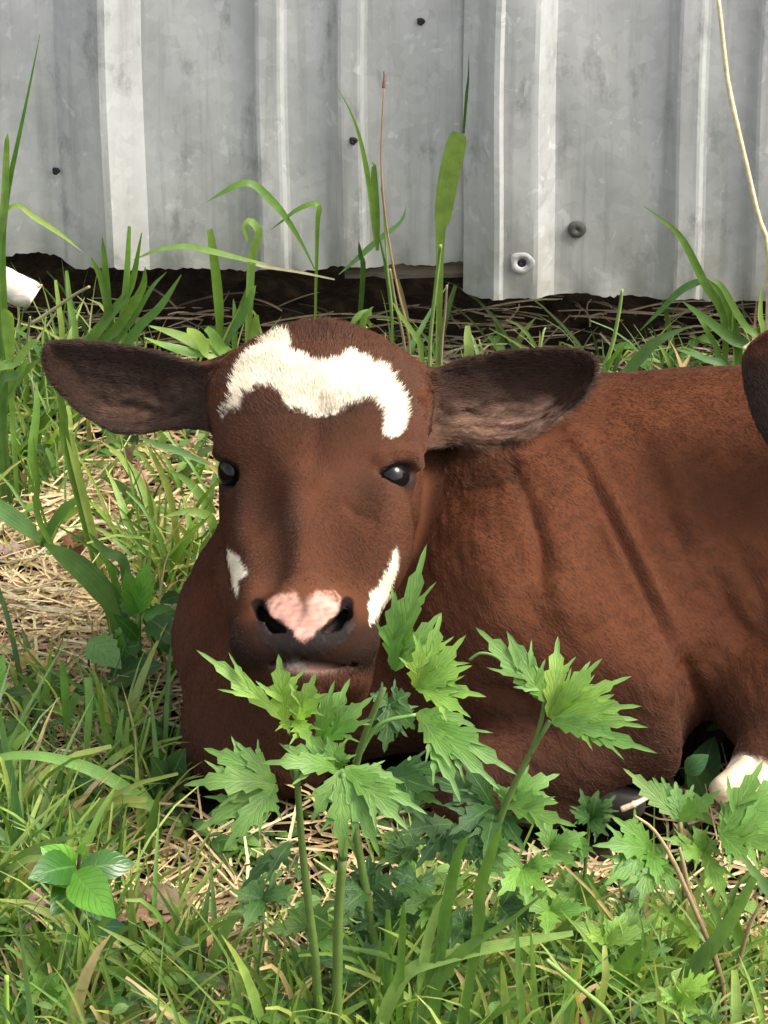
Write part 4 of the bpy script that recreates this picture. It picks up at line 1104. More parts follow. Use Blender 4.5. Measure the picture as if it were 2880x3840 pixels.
# ------------------------------------------------------------------ leafy plants
def lobe(base, tip, width, bend, nrm, col, teeth=4, tipcol=None, seedv=0):
    """one toothed lobe: a folded strip from base to tip, droop along nrm"""
    b, t = np.asarray(base), np.asarray(tip); n = teeth*2+3
    ax = t-b; L = np.linalg.norm(ax); ax = ax/L
    U = np.asarray(nrm)-ax*(ax@np.asarray(nrm)); U /= np.linalg.norm(U); D = np.cross(ax, U)
    s = np.linspace(0, 1, n)
    mid = b+ax*(L*s)[:, None]+U*(bend*np.sin(s*math.pi*.9)*L-.10*L*s**2)[:, None]+D*(np.sin(s*3+seedv)*.015*L)[:, None]
    env = np.interp(s, [0, .12, .42, .62, .82, 1], [.18, .48, 1.0, .74, .30, .0])*width*.40
    v = np.empty((n*3, 3))
    for sd, o in ((-1, 0), (1, 2)):
        tooth = np.where(np.arange(n) % 2 == 1, 1.22, .72); tooth[0] = 1; tooth[-1] = 1
        tooth = tooth*(1+rng.normal(0, .07, n)); w = env*tooth
        fwd = np.where(np.arange(n) % 2 == 1, .055*L, -.01*L)*np.clip(s*3, 0, 1)*np.clip((.98-s)*3, 0, 1)
        v[o::3] = mid+D*(sd*w)[:, None]+ax*fwd[:, None]+U*(w*.16+rng.normal(0, .0002, n))[:, None]
    v[1::3] = mid
    f = []
    for i in range(n-1):
        q = i*3; f += [[q, q+1, q+4, q+3], [q+1, q+2, q+5, q+4]]
    c = np.tile(np.asarray(col, dtype=float)*rng.uniform(.85, 1.15), (n*3, 1))*(1+rng.normal(0, .05, (n*3, 1)))
    if tipcol is not None:
        tt = np.repeat(s, 3)[:, None]**1.5; c = c*(1-tt)+np.asarray(tipcol)*tt
    u = np.stack([np.repeat(s, 3)*L/.06, np.tile([1, 0, 1], n)], -1)
    return v, f, c, u
def palm_leaf(root, centre, tips, Y, col, wd=95, bend=.10, nrm=None, dyt=0.0, dyc=0.0, mat=None, tipcol=None, teeth=4, side=True, name='leaf'):
    """a cut leaf: lobes from a common centre to tips (photo points); dyt tips nearer the viewer"""
    B = Batch(); c = at_y(centre[0], centre[1], Y-dyc); sc = px_w(Y, *centre)
    nr = np.array([0, -.72, .70]) if nrm is None else np.asarray(nrm, dtype=float)
    for k, tp in enumerate(tips):
        dy = tp[2] if len(tp) > 2 else dyt*(1+.35*math.sin(k*2.1))
        t = at_y(tp[0], tp[1], Y-dy); w = (tp[3] if len(tp) > 3 else wd)*sc
        cc = jig(col, .05); cb = c+nr*(.0006*(k % 3))
        B.add(*lobe(cb, t, w, bend+rng.normal(0, .02), nr, cc, teeth, tipcol, k))
        if side:                                   # paired side lobelets from the middle of each lobe
            ax = t-c; L = np.linalg.norm(ax); ax /= L; D = np.cross(ax, nr); D /= np.linalg.norm(D)
            for sd in (-1, 1):
                b2 = c+ax*L*(.34+.06*sd)+nr*(.0010+bend*.8*L*.7); e = b2+ax*L*.36+D*sd*w*.70+nr*(-.0005)
                B.add(*lobe(b2, e, w*.30, .04, nr, cc*.98, 2, tipcol, k+2))
    return B.build(name, mat or M_LEAF, root)
def stem(root, pts, Y, w0, w1, col, name='stem', tip=None, lean=0.0, ground=False, n=14):
    tr = trace(pts, Y, lean) if not ground else trace(pts, Y, lean)
    if ground: tr[0][2] = float(ground_z(tr[0][0], tr[0][1]))-.004
    sc = px_w(Y, *pts[0][:2])
    return one(name, tube(catmull(tr, n), w0*sc*.5, w1*sc*.5, col, 7, tip), M_STEM, root)

LY = -0.80
def plant(name, label, cat, base, group=None, Y=None):
    Yb = base_Y(*base) if Y is None else Y
    b = at_y(base[0], base[1], Yb); b[2] = float(ground_z(b[0], b[1]))
    return thing(name, label, cat, tuple(b), group), Yb
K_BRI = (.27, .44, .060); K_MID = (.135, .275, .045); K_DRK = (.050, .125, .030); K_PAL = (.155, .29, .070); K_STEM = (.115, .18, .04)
GP = 'cut-leaf plants in front of the calf'
# --- plant one: under the muzzle
r1, Y1 = plant('cut_leaf_plant', 'cut-leaved green plant on two thick stems standing under the muzzle of the calf', 'plant', (1240, 3900), GP)
stem(r1, [(1200, 3900), (1185, 3640), (1160, 3420), (1135, 3200), (1120, 3020), (1112, 2880)], Y1, 38, 22, K_STEM, ground=True)
stem(r1, [(1262, 3900), (1265, 3640), (1270, 3420), (1285, 3220)], Y1-.012, 42, 34, (.10, .155, .032), ground=True)
stem(r1, [(1285, 3220), (1290, 3050), (1285, 2900)], Y1-.012, 38, 20, K_STEM)
stem(r1, [(1120, 2960), (1090, 2880), (1085, 2800)], Y1+.004, 20, 12, K_STEM, 'petiole')
palm_leaf(r1, (1065, 2700), [(742, 2436, -.01, 95), (1048, 2464, 0, 130), (1080, 2740, .03, 60)], Y1+.02, K_BRI, bend=.06, side=True, tipcol=K_PAL)
palm_leaf(r1, (1110, 2700), [(1180, 2528, .0, 110), (1215, 2610, .02, 80), (1160, 2790, .04, 90), (1130, 2640, 0, 80)], Y1+.012, K_BRI, bend=.06, tipcol=K_PAL)
palm_leaf(r1, (1190, 2790), [(1310, 2545, -.01, 110), (1395, 2615, .0, 110), (1255, 2560, 0, 90), (1380, 2700, .02, 90)], Y1+.016, K_MID, tipcol=K_PAL)
palm_leaf(r1, (1272, 2885), [(985, 2860, .02, 110), (1060, 2790, 0, 100), (1150, 2740, -.01, 100), (1230, 2760, 0, 100), (1285, 2800, 0, 80)], Y1+.004, K_MID, tipcol=K_PAL)
palm_leaf(r1, (1292, 2885), [(1165, 3085, .02, 105), (1275, 3215, .03, 120), (1420, 3215, .03, 110), (1530, 3112, .03, 120), (1605, 3048, .02, 90), (1520, 2930, .0, 90)], Y1-.008, K_MID, bend=.12, tipcol=K_PAL)
palm_leaf(r1, (1030, 2940), [(690, 2942, .01, 130), (765, 2800, -.01, 120), (885, 2775, -.01, 90), (735, 3110, .02, 130), (840, 3190, .03, 120), (960, 3110, .02, 110)], Y1+.002, K_MID, bend=.12, tipcol=K_PAL)
palm_leaf(r1, (1090, 3160), [(1000, 3300, .03, 80), (900, 3330, .02, 80)], Y1+.02, K_DRK)
# --- plant two: in front of the shoulder, its stems tied behind plant one
r2, Y2 = plant('cut_leaf_plant', 'taller cut-leaved plant with bright yellow-green upright top leaf in front of the calf shoulder', 'plant', (1420, 3900), GP, Y1+.035)
stem(r2, [(1420, 3900), (1400, 3500), (1330, 3100), (1330, 2900), (1375, 2740), (1440, 2580)], Y2, 36, 22, K_STEM, ground=True)
stem(r2, [(1330, 2860), (1420, 2720), (1560, 2680)], Y2, 22, 14, K_PAL, 'petiole')
palm_leaf(r2, (1475, 2510), [(1588, 2050, -.01, 115), (1650, 2300, -.01, 110), (1480, 2230, .0, 110), (1530, 2330, 0, 90)], Y2, K_MID, bend=.05, nrm=(-.2, -.85, .5), tipcol=K_PAL)
palm_leaf(r2, (1560, 2580), [(1655, 2300, -.01, 105), (1745, 2388, .0, 110), (1765, 2500, .01, 100), (1815, 2610, .02, 95), (1760, 2680, .03, 90), (1570, 2400, 0, 100)], Y2-.012, K_BRI, bend=.10, nrm=(.1, -.75, .65), tipcol=(.20, .36, .07))
palm_leaf(r2, (1570, 2670), [(1940, 2900, .03, 110), (1870, 2960, .04, 110), (1690, 2880, .04, 100), (1780, 2720, .01, 100), (1730, 3000, .05, 100)], Y2-.008, K_MID, bend=.10, tipcol=K_PAL)
palm_leaf(r2, (1460, 2640), [(1390, 2600, 0, 90), (1540, 2600, .0, 110), (1560, 2740, .0, 110), (1440, 2820, .02, 120), (1370, 2780, .01, 90)], Y2+.02, K_DRK, bend=.05)
palm_leaf(r2, (1440, 2900), [(1640, 2960, .02, 130), (1590, 3080, .03, 120), (1480, 3060, .03, 110), (1690, 2880, .01, 110)], Y2+.022, K_DRK, bend=.08)
# --- plant three: bright crown on a forked stem before the elbow
r3, Y3 = plant('cut_leaf_plant', 'cut-leaved plant with bright toothed crown on a pale forked stem before the calf elbow', 'plant', (1800, 3900), GP, Y1+.025)
stem(r3, [(1800, 3900), (1790, 3500), (1840, 3200), (1900, 3010), (1980, 2840), (2060, 2705)], Y3, 32, 20, K_STEM, ground=True)
stem(r3, [(1990, 2830), (2030, 2700), (2045, 2600)], Y3, 22, 14, K_STEM, 'petiole')
stem(r3, [(1760, 2475), (1800, 2450), (1850, 2458), (1890, 2490)], Y3+.02, 12, 10, K_PAL, 'tendril')
palm_leaf(r3, (2045, 2630), [(1785, 2348, -.02, 110), (1905, 2365, -.02, 90), (1960, 2480, 0, 110)], Y3, K_MID, bend=.06, tipcol=K_PAL)
palm_leaf(r3, (2060, 2690), [(2092, 2385, -.02, 110), (2215, 2480, -.01, 90), (2255, 2475, .0, 90), (2365, 2535, .0, 95), (2395, 2640, .02, 100), (2420, 2715, .03, 90), (2300, 2600, 0, 110), (2150, 2560, -.01, 120)], Y3-.004, K_BRI, bend=.10, tipcol=K_PAL)
palm_leaf(r3, (2070, 2700), [(2455, 2812, .04, 100), (2305, 2770, .03, 95), (2390, 2700, .01, 100)], Y3-.010, K_MID, bend=.08, tipcol=K_PAL)
palm_leaf(r3, (1880, 3010), [(2150, 3090, .03, 110), (2090, 3010, .01, 110), (1920, 2950, 0, 120), (2100, 2900, -.01, 120)], Y3+.01, K_MID, bend=.08, tipcol=K_PAL)
palm_leaf(r3, (1850, 3030), [(1730, 2850, 0, 100), (1600, 2900, 0, 120), (1690, 3120, .03, 130), (1960, 3180, .04, 120), (1820, 3200, .05, 110)], Y3+.02, K_DRK, bend=.08)
palm_leaf(r3, (1700, 3090), [(1500, 3120, .02, 110), (1560, 3250, .03, 110), (1800, 3260, .03, 110), (1690, 3290, .04, 90)], Y3+.03, K_DRK)
# --- plant four: small crinkled weed
r4, Y4 = plant('cut_leaf_plant', 'small grey-green crinkled plant between the forked plant and the pale hoof', 'plant', (2170, 3440), GP)
stem(r4, [(2170, 3430), (2195, 3250), (2210, 3080)], Y4, 18, 12, K_STEM, ground=True)
palm_leaf(r4, (2215, 3075), [(2175, 2960, 0, 80), (2245, 2965, 0, 80), (2310, 2985, 0, 70), (2305, 3060, .0, 70), (2140, 3040, .01, 70), (2280, 3130, .02, 80)], Y4, K_DRK, nrm=(0, -.85, .5), tipcol=(.09, .19, .055))
palm_leaf(r4, (2185, 3140), [(2120, 3200, .02, 80), (2180, 3240, .02, 80), (2090, 3150, .01, 80)], Y4-.006, K_MID)
# --- plant five: right side
r5, Y5 = plant('cut_leaf_plant', 'cut-leaved plant with fan-shaped pale leaf at the pale hind hoof', 'plant', (2560, 3560), GP)
stem(r5, [(2590, 3560), (2565, 3350), (2555, 3200), (2550, 3080)], Y5, 22, 18, (.25, .19, .08), ground=True)
palm_leaf(r5, (2552, 3080), [(2342, 2880, -.01, 100), (2448, 2908, -.02, 90), (2482, 2905, -.02, 80), (2535, 2930, -.01, 110), (2600, 2940, -.01, 80), (2690, 2965, .01, 110)], Y5, K_PAL, bend=.05, side=False, teeth=5)
palm_leaf(r5, (2440, 3190), [(2230, 3170, .02, 120), (2300, 3060, 0, 110), (2270, 3310, .03, 130), (2400, 3400, .04, 120), (2470, 3320, .03, 100), (2560, 3380, .03, 80)], Y5-.004, K_MID, bend=.12)
palm_leaf(r5, (2640, 3190), [(2480, 3140, .01, 70), (2540, 3220, .02, 90), (2720, 3380, .05, 100), (2690, 3150, 0, 100), (2600, 3100, 0, 80)], Y5-.004, (.17, .32, .05), bend=.08)
palm_leaf(r5, (2700, 3130), [(2860, 2850, -.02, 120), (2960, 2900, -.02, 150), (2980, 3060, .0, 150), (2930, 3180, .02, 140), (2800, 3010, -.01, 120), (2820, 3240, .03, 110)], Y5-.012, K_MID, bend=.08)
# --- plant six: lower right tuft of leaves
r6, Y6 = plant('cut_leaf_plant', 'bushy cut-leaved plant low among the grass in the bottom right', 'plant', (2260, 3800), GP)
stem(r6, [(2260, 3800), (2250, 3650), (2270, 3540)], Y6, 20, 14, K_STEM, ground=True)
stem(r6, [(2180, 3560), (2172, 3460), (2170, 3380)], Y6+.05, 12, 9, K_STEM)
palm_leaf(r6, (2172, 3360), [(2080, 3390, .01, 80), (2130, 3250, -.01, 80), (2230, 3270, 0, 80), (2310, 3360, .01, 90), (2280, 3420, .02, 80)], Y6+.05, (.16, .30, .05))
palm_leaf(r6, (2270, 3540), [(2135, 3450, 0, 80), (2215, 3450, -.01, 80), (2350, 3420, -.01, 100), (2330, 3540, 0, 90), (2440, 3480, 0, 110)], Y6, K_BRI, tipcol=K_PAL)
palm_leaf(r6, (2290, 3600), [(2400, 3360, -.02, 110), (2470, 3420, -.01, 110), (2520, 3560, .01, 130), (2220, 3650, .03, 120), (2330, 3740, .04, 120)], Y6+.006, K_MID)
palm_leaf(r6, (2540, 3760), [(2470, 3700, 0, 70), (2600, 3650, 0, 90), (2680, 3640, 0, 90), (2620, 3790, .02, 90)], Y6-.05, K_BRI)
# --- plant seven: dark leaves at the foot of the stems
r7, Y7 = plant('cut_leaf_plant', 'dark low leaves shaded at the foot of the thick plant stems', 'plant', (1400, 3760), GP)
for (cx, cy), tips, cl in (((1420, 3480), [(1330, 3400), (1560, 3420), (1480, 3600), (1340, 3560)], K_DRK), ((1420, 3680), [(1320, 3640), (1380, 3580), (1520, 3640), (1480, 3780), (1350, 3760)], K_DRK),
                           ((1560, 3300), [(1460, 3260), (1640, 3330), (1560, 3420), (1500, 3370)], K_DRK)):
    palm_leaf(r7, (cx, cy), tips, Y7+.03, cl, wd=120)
r8, Y8 = plant('cut_leaf_plant', 'bright leafy plant in the bottom left corner', 'plant', (140, 3980), GP)
for (cx, cy), tips in (((160, 3740), [(60, 3680), (130, 3650), (200, 3650), (270, 3720), (240, 3800)]), ((60, 3820), [(-30, 3760), (120, 3760), (150, 3850), (50, 3900)])):
    palm_leaf(r8, (cx, cy), tips, Y8+.03, (.14, .30, .045), wd=120)
stem(r8, [(30, 3960), (25, 3800), (24, 3660)], Y8, 24, 18, K_BRI, ground=True)

def filler(root, Y, cents, cols):
    for k, (cx, cy) in enumerate(cents):
        a0 = rng.uniform(-.5, .5); m = rng.integers(4, 7); tips = []
        for i in range(m):
            a = a0-math.pi*.5+(i/(m-1)-.5)*rng.uniform(3.2, 4.4)+math.pi*(1 if rng.random() < .35 else 0); L = rng.uniform(95, 175)
            tips.append((cx+math.cos(a)*L, cy+math.sin(a)*L*.8, .02*math.sin(a)+.01, rng.uniform(75, 115)))
        palm_leaf(root, (cx, cy), tips, Y+rng.uniform(-.01, .02), np.asarray(cols[k % len(cols)])*rng.uniform(.8, 1.15), bend=.10, tipcol=K_PAL if k % 3 == 0 else None, side=k % 2 == 0)
filler(r1, Y1+.03, [(980, 3370), (1150, 3480), (1380, 3330), (1080, 3640), (1340, 3600)], [K_DRK, K_MID])
filler(r2, Y2+.01, [(1560, 3180), (1620, 3360), (1480, 3420), (1520, 2960)], [K_DRK, K_MID, K_DRK])
filler(r3, Y3+.01, [(1800, 3180), (1960, 3260), (1880, 3400), (2060, 3180), (1740, 3480), (2060, 3420)], [K_DRK, K_MID])
filler(r6, Y6+.03, [(2420, 3620), (2560, 3500), (2180, 3720), (2700, 3700), (2360, 3820), (2620, 3840)], [K_MID, K_BRI, K_DRK])
filler(r8, Y8+.03, [(330, 3790), (180, 3860)], [K_BRI, K_MID])
# --- ovate leaves: round-leaved sprout and broadleaf weeds
def ovate(root, base, tip, wpx, Y, col, dyt=0.0, bend=.12, nrm=None, mat=None, name='leaf', toothed=0.0, dyb=0.0):
    b = at_y(base[0], base[1], Y-dyb); t = at_y(tip[0], tip[1], Y-dyt); n = 13
    nr = np.array([0, -.7, .7]) if nrm is None else np.asarray(nrm, dtype=float)
    ax = t-b; L = np.linalg.norm(ax); ax /= L; U = nr-ax*(ax@nr); U /= np.linalg.norm(U); D = np.cross(ax, U); s = np.linspace(0, 1, n)
    mid = b+ax*(L*s)[:, None]+U*(bend*L*np.sin(s*2.9))[:, None]
    w = np.interp(s, [0, .08, .22, .42, .62, .82, .93, 1], [.04, .38, .82, 1, .90, .52, .22, .01])*wpx*px_w(Y, *base)*.5
    w = w*(1+toothed*np.where(np.arange(n) % 2, 1, -1)*np.clip(s*4, 0, 1)*np.clip((1-s)*4, 0, 1))
    cols = [-1, -.55, 0, .55, 1]; v = np.empty((n*5, 3)); u = np.zeros((n*5, 2))
    for k, q in enumerate(cols):
        v[k::5] = mid+D*(q*w)[:, None]+U*((abs(q)**1.5*.28-.10*abs(q)**4)*w)[:, None]; u[k::5, 0] = s*L/.05; u[k::5, 1] = abs(q)
    f = [[i*5+k, i*5+k+1, i*5+k+6, i*5+k+5] for i in range(n-1) for k in range(4)]
    c = np.tile(jig(col, .06), (n*5, 1))
    return mesh_obj(name, v, f, mat or M_GLOSSY, root, c, u)
r9, Y9 = plant('round_leaf_sprout', 'young sprout with glossy rounded paired leaves in the lower left', 'plant', (285, 3680))
stem(r9, [(275, 3680), (290, 3520), (292, 3420), (290, 3300), (300, 3200)], Y9, 22, 14, (.055, .045, .02), ground=True)
OV = (.105, .28, .035); OVD = (.045, .14, .022); OVB = (.19, .42, .05)
ovate(r9, (280, 3270), (440, 3450), 165, Y9-.014, OVB, dyt=.045, nrm=(-.25, -.6, .75)); ovate(r9, (280, 3265), (150, 3175), 125, Y9, OVB, dyt=-.0)
ovate(r9, (285, 3250), (100, 3300), 150, Y9-.004, OVD, dyt=.03); ovate(r9, (290, 3330), (190, 3440), 130, Y9-.008, OVD, dyt=.03)
ovate(r9, (290, 3260), (505, 3240), 120, Y9+.012, OVD, dyt=-.01); ovate(r9, (290, 3330), (390, 3460), 90, Y9+.004, OVD, dyt=.02)
ovate(r9, (280, 3290), (190, 3320), 120, Y9-.006, OVB, dyt=.02); ovate(r9, (300, 3210), (320, 3150), 40, Y9, OVB)
ovate(r9, (300, 3480), (490, 3480), 95, Y9+.02, (.05, .16, .06), dyt=.02); ovate(r9, (290, 3560), (230, 3500), 60, Y9-.01, OV)
r10, Y10 = plant('broadleaf_weed', 'dark broad-leaved weed growing against the left side of the calf chest', 'weed', (560, 2740))
for (b, t, w, c, d) in (((520, 2300), (470, 2130), 90, OV, 0), ((520, 2300), (560, 2100), 90, OVB, 0), ((510, 2320), (500, 2190), 110, (.11, .24, .06), -.01), ((520, 2400), (420, 2300), 60, OVD, .01),
                        ((560, 2320), (690, 2430), 110, (.055, .13, .035), .03), ((540, 2320), (670, 2300), 90, OV, .0), ((600, 2380), (690, 2480), 90, OVD, .03), ((420, 2440), (540, 2420), 110, OVD, 0),
                        ((400, 2560), (620, 2490), 120, (.05, .12, .04), .02), ((420, 2600), (560, 2600), 150, OVD, .03), ((470, 2690), (600, 2680), 130, OVD, .03), ((440, 2480), (460, 2380), 70, OV, 0), ((600, 2260), (680, 2240), 60, OVD, -.02)):
    ovate(r10, b, t, w, Y10+.05, c, d, mat=M_LEAF, toothed=.10)
stem(r10, [(540, 2740), (525, 2560), (520, 2300)], Y10+.05, 22, 16, K_STEM, ground=False)
r11, Y11 = plant('broadleaf_weed', 'weed with a pale pointed leaf over the straw left of the chest', 'weed', (345, 2620))
ovate(r11, (335, 2400), (458, 2512), 130, Y11+.02, (.17, .32, .09), .03, mat=M_LEAF, toothed=.12); ovate(r11, (450, 2420), (455, 2340), 44, Y11+.02, (.20, .36, .10))
ovate(r11, (330, 2600), (40, 2650), 110, Y11+.01, (.085, .19, .05), .01, mat=M_LEAF, toothed=.2); ovate(r11, (310, 2580), (80, 2555), 90, Y11+.02, (.10, .21, .06), 0, mat=M_LEAF, toothed=.2)
stem(r11, [(345, 2740), (335, 2560), (330, 2400)], Y11+.02, 14, 9, (.10, .10, .04))
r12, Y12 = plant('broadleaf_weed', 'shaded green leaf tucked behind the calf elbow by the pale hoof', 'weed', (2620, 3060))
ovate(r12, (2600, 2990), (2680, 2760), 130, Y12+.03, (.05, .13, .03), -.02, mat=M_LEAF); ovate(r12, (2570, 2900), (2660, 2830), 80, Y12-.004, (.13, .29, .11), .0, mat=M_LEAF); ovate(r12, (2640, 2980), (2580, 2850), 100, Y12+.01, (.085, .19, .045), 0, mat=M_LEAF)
ovate(r12, (2650, 2740), (2830, 2660), 40, Y12+.05, (.05, .14, .04), 0)
r13, Y13 = plant('broadleaf_weed', 'bright rounded leaf cut by the left edge of the photo', 'weed', (-10, 2700))
ovate(r13, (-60, 2620), (20, 2450), 120, Y13, OVB, 0); ovate(r13, (-60, 2640), (40, 2560), 90, Y13-.01, OVB, .01)
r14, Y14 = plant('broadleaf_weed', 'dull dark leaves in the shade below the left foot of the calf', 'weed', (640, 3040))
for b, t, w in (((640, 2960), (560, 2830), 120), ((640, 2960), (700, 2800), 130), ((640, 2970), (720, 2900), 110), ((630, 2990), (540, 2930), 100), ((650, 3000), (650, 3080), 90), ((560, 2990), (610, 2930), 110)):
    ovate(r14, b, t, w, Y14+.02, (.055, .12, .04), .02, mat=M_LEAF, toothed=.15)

# ------------------------------------------------------------------ things lying about
bone = thing('broken_branch', 'peeled cream-white broken branch end at the left edge under the wall', 'branch', tuple(at_y(0, 1200, -.06)))
Yb = -.075
ax = [at_y(-420, 930, Yb+.02), at_y(-160, 985, Yb+.01), at_y(0, 1055, Yb), at_y(90, 1095, Yb-.008), at_y(128, 1118, Yb-.01)]
v, f, c, u = tube(catmull(ax, 16), .0125, .0100, (.85, .78, .70), 14)
v = v+vnoise(v, 260, 41)[:, None]*.0009*np.array([1, 1, 1]); v[-14*1:] += vnoise(v[-14:], 900, 3)[:, None]*.0022
mesh_obj('wood', v, f, M_PALEWOOD, bone)
one('splinter', tube(catmull([at_y(120, 1085, Yb-.012), at_y(150, 1072, Yb-.012), at_y(160, 1068, Yb-.012)], 6), .0016, .0004, (.6, .4, .28), 6), M_STRAW, bone)

def stalk(label, pts, Y, w, col=STRAW, name='straw_stalk', cat='straw', taper=.7, knots=(.4,), h=.004):
    L = [at_y(a, b, Y) for a, b in pts] if Y is not None else [at_z(a, b, h+float(ground_z(*at_z(a, b, 0)[:2]))) for a, b in pts]
    sc = px_w(L[0][1], *pts[0]); m = catmull(L, 16)
    v, f, c, u = tube(m, w*sc*.5, w*sc*.5*taper, jig(col, .06), 6, None, knots)
    o = mesh_obj(name, v, f, M_STRAW, None, c, u); return tag(o, label, cat, 'single stalks of straw')
stalk('long bent straw stalk rising from the left edge to the arched grass blade', [(-30, 3145), (130, 3070), (270, 3010), (400, 2998), (560, 3010), (730, 3025)], None, 17, h=.018)
stalk('longest yellow straw stalk slanting down left of the thick stems', [(660, 3190), (800, 3300), (930, 3400), (1060, 3500), (1190, 3600)], None, 17, h=.016)
stalk('yellow straw stalk crossing just above the longest slanting straw', [(730, 3175), (860, 3310), (960, 3420), (1100, 3590)], None, 13, h=.02)
stalk('thin yellow straw stalk bent beside the brown dead leaf', [(690, 3320), (750, 3430), (820, 3520), (870, 3590)], None, 13, h=.014)
stalk('thin brown stalk slanting from the dead leaf up to the leafy plant', [(460, 3390), (700, 3260), (900, 3110), (1000, 3060)], None, 13, (.45, .34, .16), h=.016)
stalk('grey-green dry stem crossing the dark chest of the calf', [(420, 2632), (560, 2690), (700, 2735), (880, 2800)], None, 20, (.30, .29, .18), h=.02)
stalk('pale peeled stick lying on straw left of the calf face', [(178, 2032), (260, 1990), (330, 1965), (400, 1960), (470, 1985)], None, 26, (.80, .62, .42), h=.02, knots=(.5, .8))
stalk('pale upright straw piece meeting the peeled stick', [(405, 1940), (385, 1880), (350, 1815)], None, 20, (.72, .55, .36), h=.02)
stalk('short cream straw piece standing left of the chest', [(165, 2150), (170, 2100), (178, 2085)], None, 22, (.78, .62, .36), h=.01)
stalk('straw piece at the left edge under the arched blade', [(-10, 2830), (40, 2920), (90, 3000)], None, 22, (.75, .66, .30), h=.015)
stalk('cream straw lying by the dark folded hoof', [(2330, 3035), (2390, 3010), (2455, 2975)], None, 26, (.85, .72, .55), h=.03)
stalk('pale straw by the shoulder plant stems', [(2090, 2935), (2130, 2945), (2180, 2965)], None, 20, (.70, .70, .50), h=.02)
stalk('straw stem bending at the bottom below the dead leaf', [(950, 3830), (1040, 3730), (1135, 3610)], None, 15, h=.02)
def twig(label, runs, w):
    b = at_z(*runs[0][0], 0); root = thing('dry_twig', label, 'twig', tuple(b), 'dead twigs')
    for k, (pts) in enumerate(runs):
        L = [at_y(a, q, b[1]+.01*k-.0) for a, q in pts]
        if k == 0: L[0][2] = float(ground_z(L[0][0], L[0][1]))
        sc = px_w(b[1], *pts[0])
        one('stick', tube(catmull(L, 18), w*sc*.5, w*sc*.22, (.13, .075, .04), 7, (.42, .32, .16), (.3, .62)), M_STRAW, root)
twig('brown forked dead twig rising at the lower right corner', [[(2720, 3860), (2710, 3700), (2660, 3540), (2600, 3400), (2520, 3220), (2450, 3110), (2380, 3060)], [(2715, 3740), (2760, 3640), (2820, 3450), (2890, 3340)], [(2640, 3480), (2590, 3360), (2560, 3230), (2548, 3180)]], 24)
stalk('cream straw tip poking up before the second calf ear', [(2790, 1310), (2840, 1275), (2890, 1248)], -.30, 24, (.80, .66, .45))

def dead_leaf(label, centre, tips, col, h=.02, wd=150, name='dead_leaf'):
    c0 = at_z(*centre, h); root = None
    B = Batch(); sc = px_w(c0[1], *centre)
    for k, (a, b, hh) in enumerate(tips):
        t = at_z(a, b, hh); B.add(*lobe(c0+np.array([0, 0, .0005*k]), t, wd*sc, .10+.05*math.sin(k*3), np.array([.1*math.sin(k), -.4, .9]), jig(col, .08), 4, np.asarray(col)*.7, k))
    o = B.build(name, M_DEAD); return tag(o, label, 'dead leaf', 'dead leaves on the ground')
DL = (.30, .17, .11)
dead_leaf('large curled brown dead leaf right of the round-leaved sprout', (690, 3430), [(440, 3340, .02), (430, 3440, .03), (470, 3520, .015), (590, 3500, .012), (680, 3340, .02), (520, 3330, .04)], DL, .026, 170)
dead_leaf('dusky purple-brown dead leaf left of the sprout stem', (170, 3330), [(120, 3440, .01), (90, 3500, .01), (230, 3420, .01), (190, 3360, .01)], (.20, .12, .11), .02, 110)
dead_leaf('pinkish dead leaf at the left edge above the straw', (10, 2075), [(90, 2040, .02), (90, 2085, .01), (-40, 2060, .01)], (.42, .29, .25), .015, 80)
dead_leaf('tan dead leaf standing under the left ear', (480, 1780), [(500, 1660, .05), (530, 1760, .03), (440, 1790, .01), (560, 1830, .01)], (.42, .27, .16), .02, 120)
dead_leaf('rust-brown dead leaf beside the peeled stick', (300, 2020), [(380, 1990, .02), (280, 2090, .0), (230, 2040, .01)], (.30, .13, .06), .012, 100)
dead_leaf('tan dead leaf by the stems at the bottom', (800, 3700), [(720, 3760, .01), (780, 3640, .02), (880, 3690, .01)], (.24, .16, .11), .012, 120)
dead_leaf('orange-tan dead leaf over straw at the left', (120, 2480), [(180, 2540, .005), (70, 2500, .02), (100, 2430, .02)], (.50, .30, .13), .012, 90)

# ------------------------------------------------------------------ ground cover (uncountable): grass, straw litter, small leaves
def w2px(p):
    q = np.asarray(p)-CAM; d = q@FW
    return (q@RT)/d*FPX*3.75+1440, 1920-(q@UP)/d*FPX*3.75
foot = {}
_w = to_world(V); _m = _w[:, 2] < .14
for a, b in zip(np.floor(_w[_m, 0]/.012).astype(int), np.floor(_w[_m, 1]/.012).astype(int)): foot[(a, b)] = True
_low = {}
for a, b, z in zip(np.floor(_w[:, 0]/.012).astype(int), np.floor(_w[:, 1]/.012).astype(int), _w[:, 2]):
    k = (a, b); _low[k] = min(_low.get(k, 9), z)
def room_above(x, y): return _low.get((int(math.floor(x/.012)), int(math.floor(y/.012))), 9)
def under_calf(x, y): return room_above(x, y) < .03
def clump(x, y): return .5+.25*(math.sin(x*47+2*math.sin(y*31))+math.sin(y*58+1.7*math.sin(x*39)))
def near_calf(x, y, r=.05):
    """how much calf stands just behind (away from the viewer) of this spot"""
    for k in range(0, 7):
        if room_above(x, y+r*k/3) < .12: return k/6
    return 9
def blob(px, py, items, base):
    v = base
    for cx, cy, rx, ry, a in items: v += a*math.exp(-((px-cx)/rx)**2-((py-cy)/ry)**2)
    return v
STRAW_D = [(420, 1880, 420, 230, 1.0), (280, 2320, 330, 260, 1.4), (120, 2760, 300, 160, .5), (740, 3480, 330, 220, .85), (2600, 3500, 500, 300, .35), (1500, 3700, 800, 200, .15)]
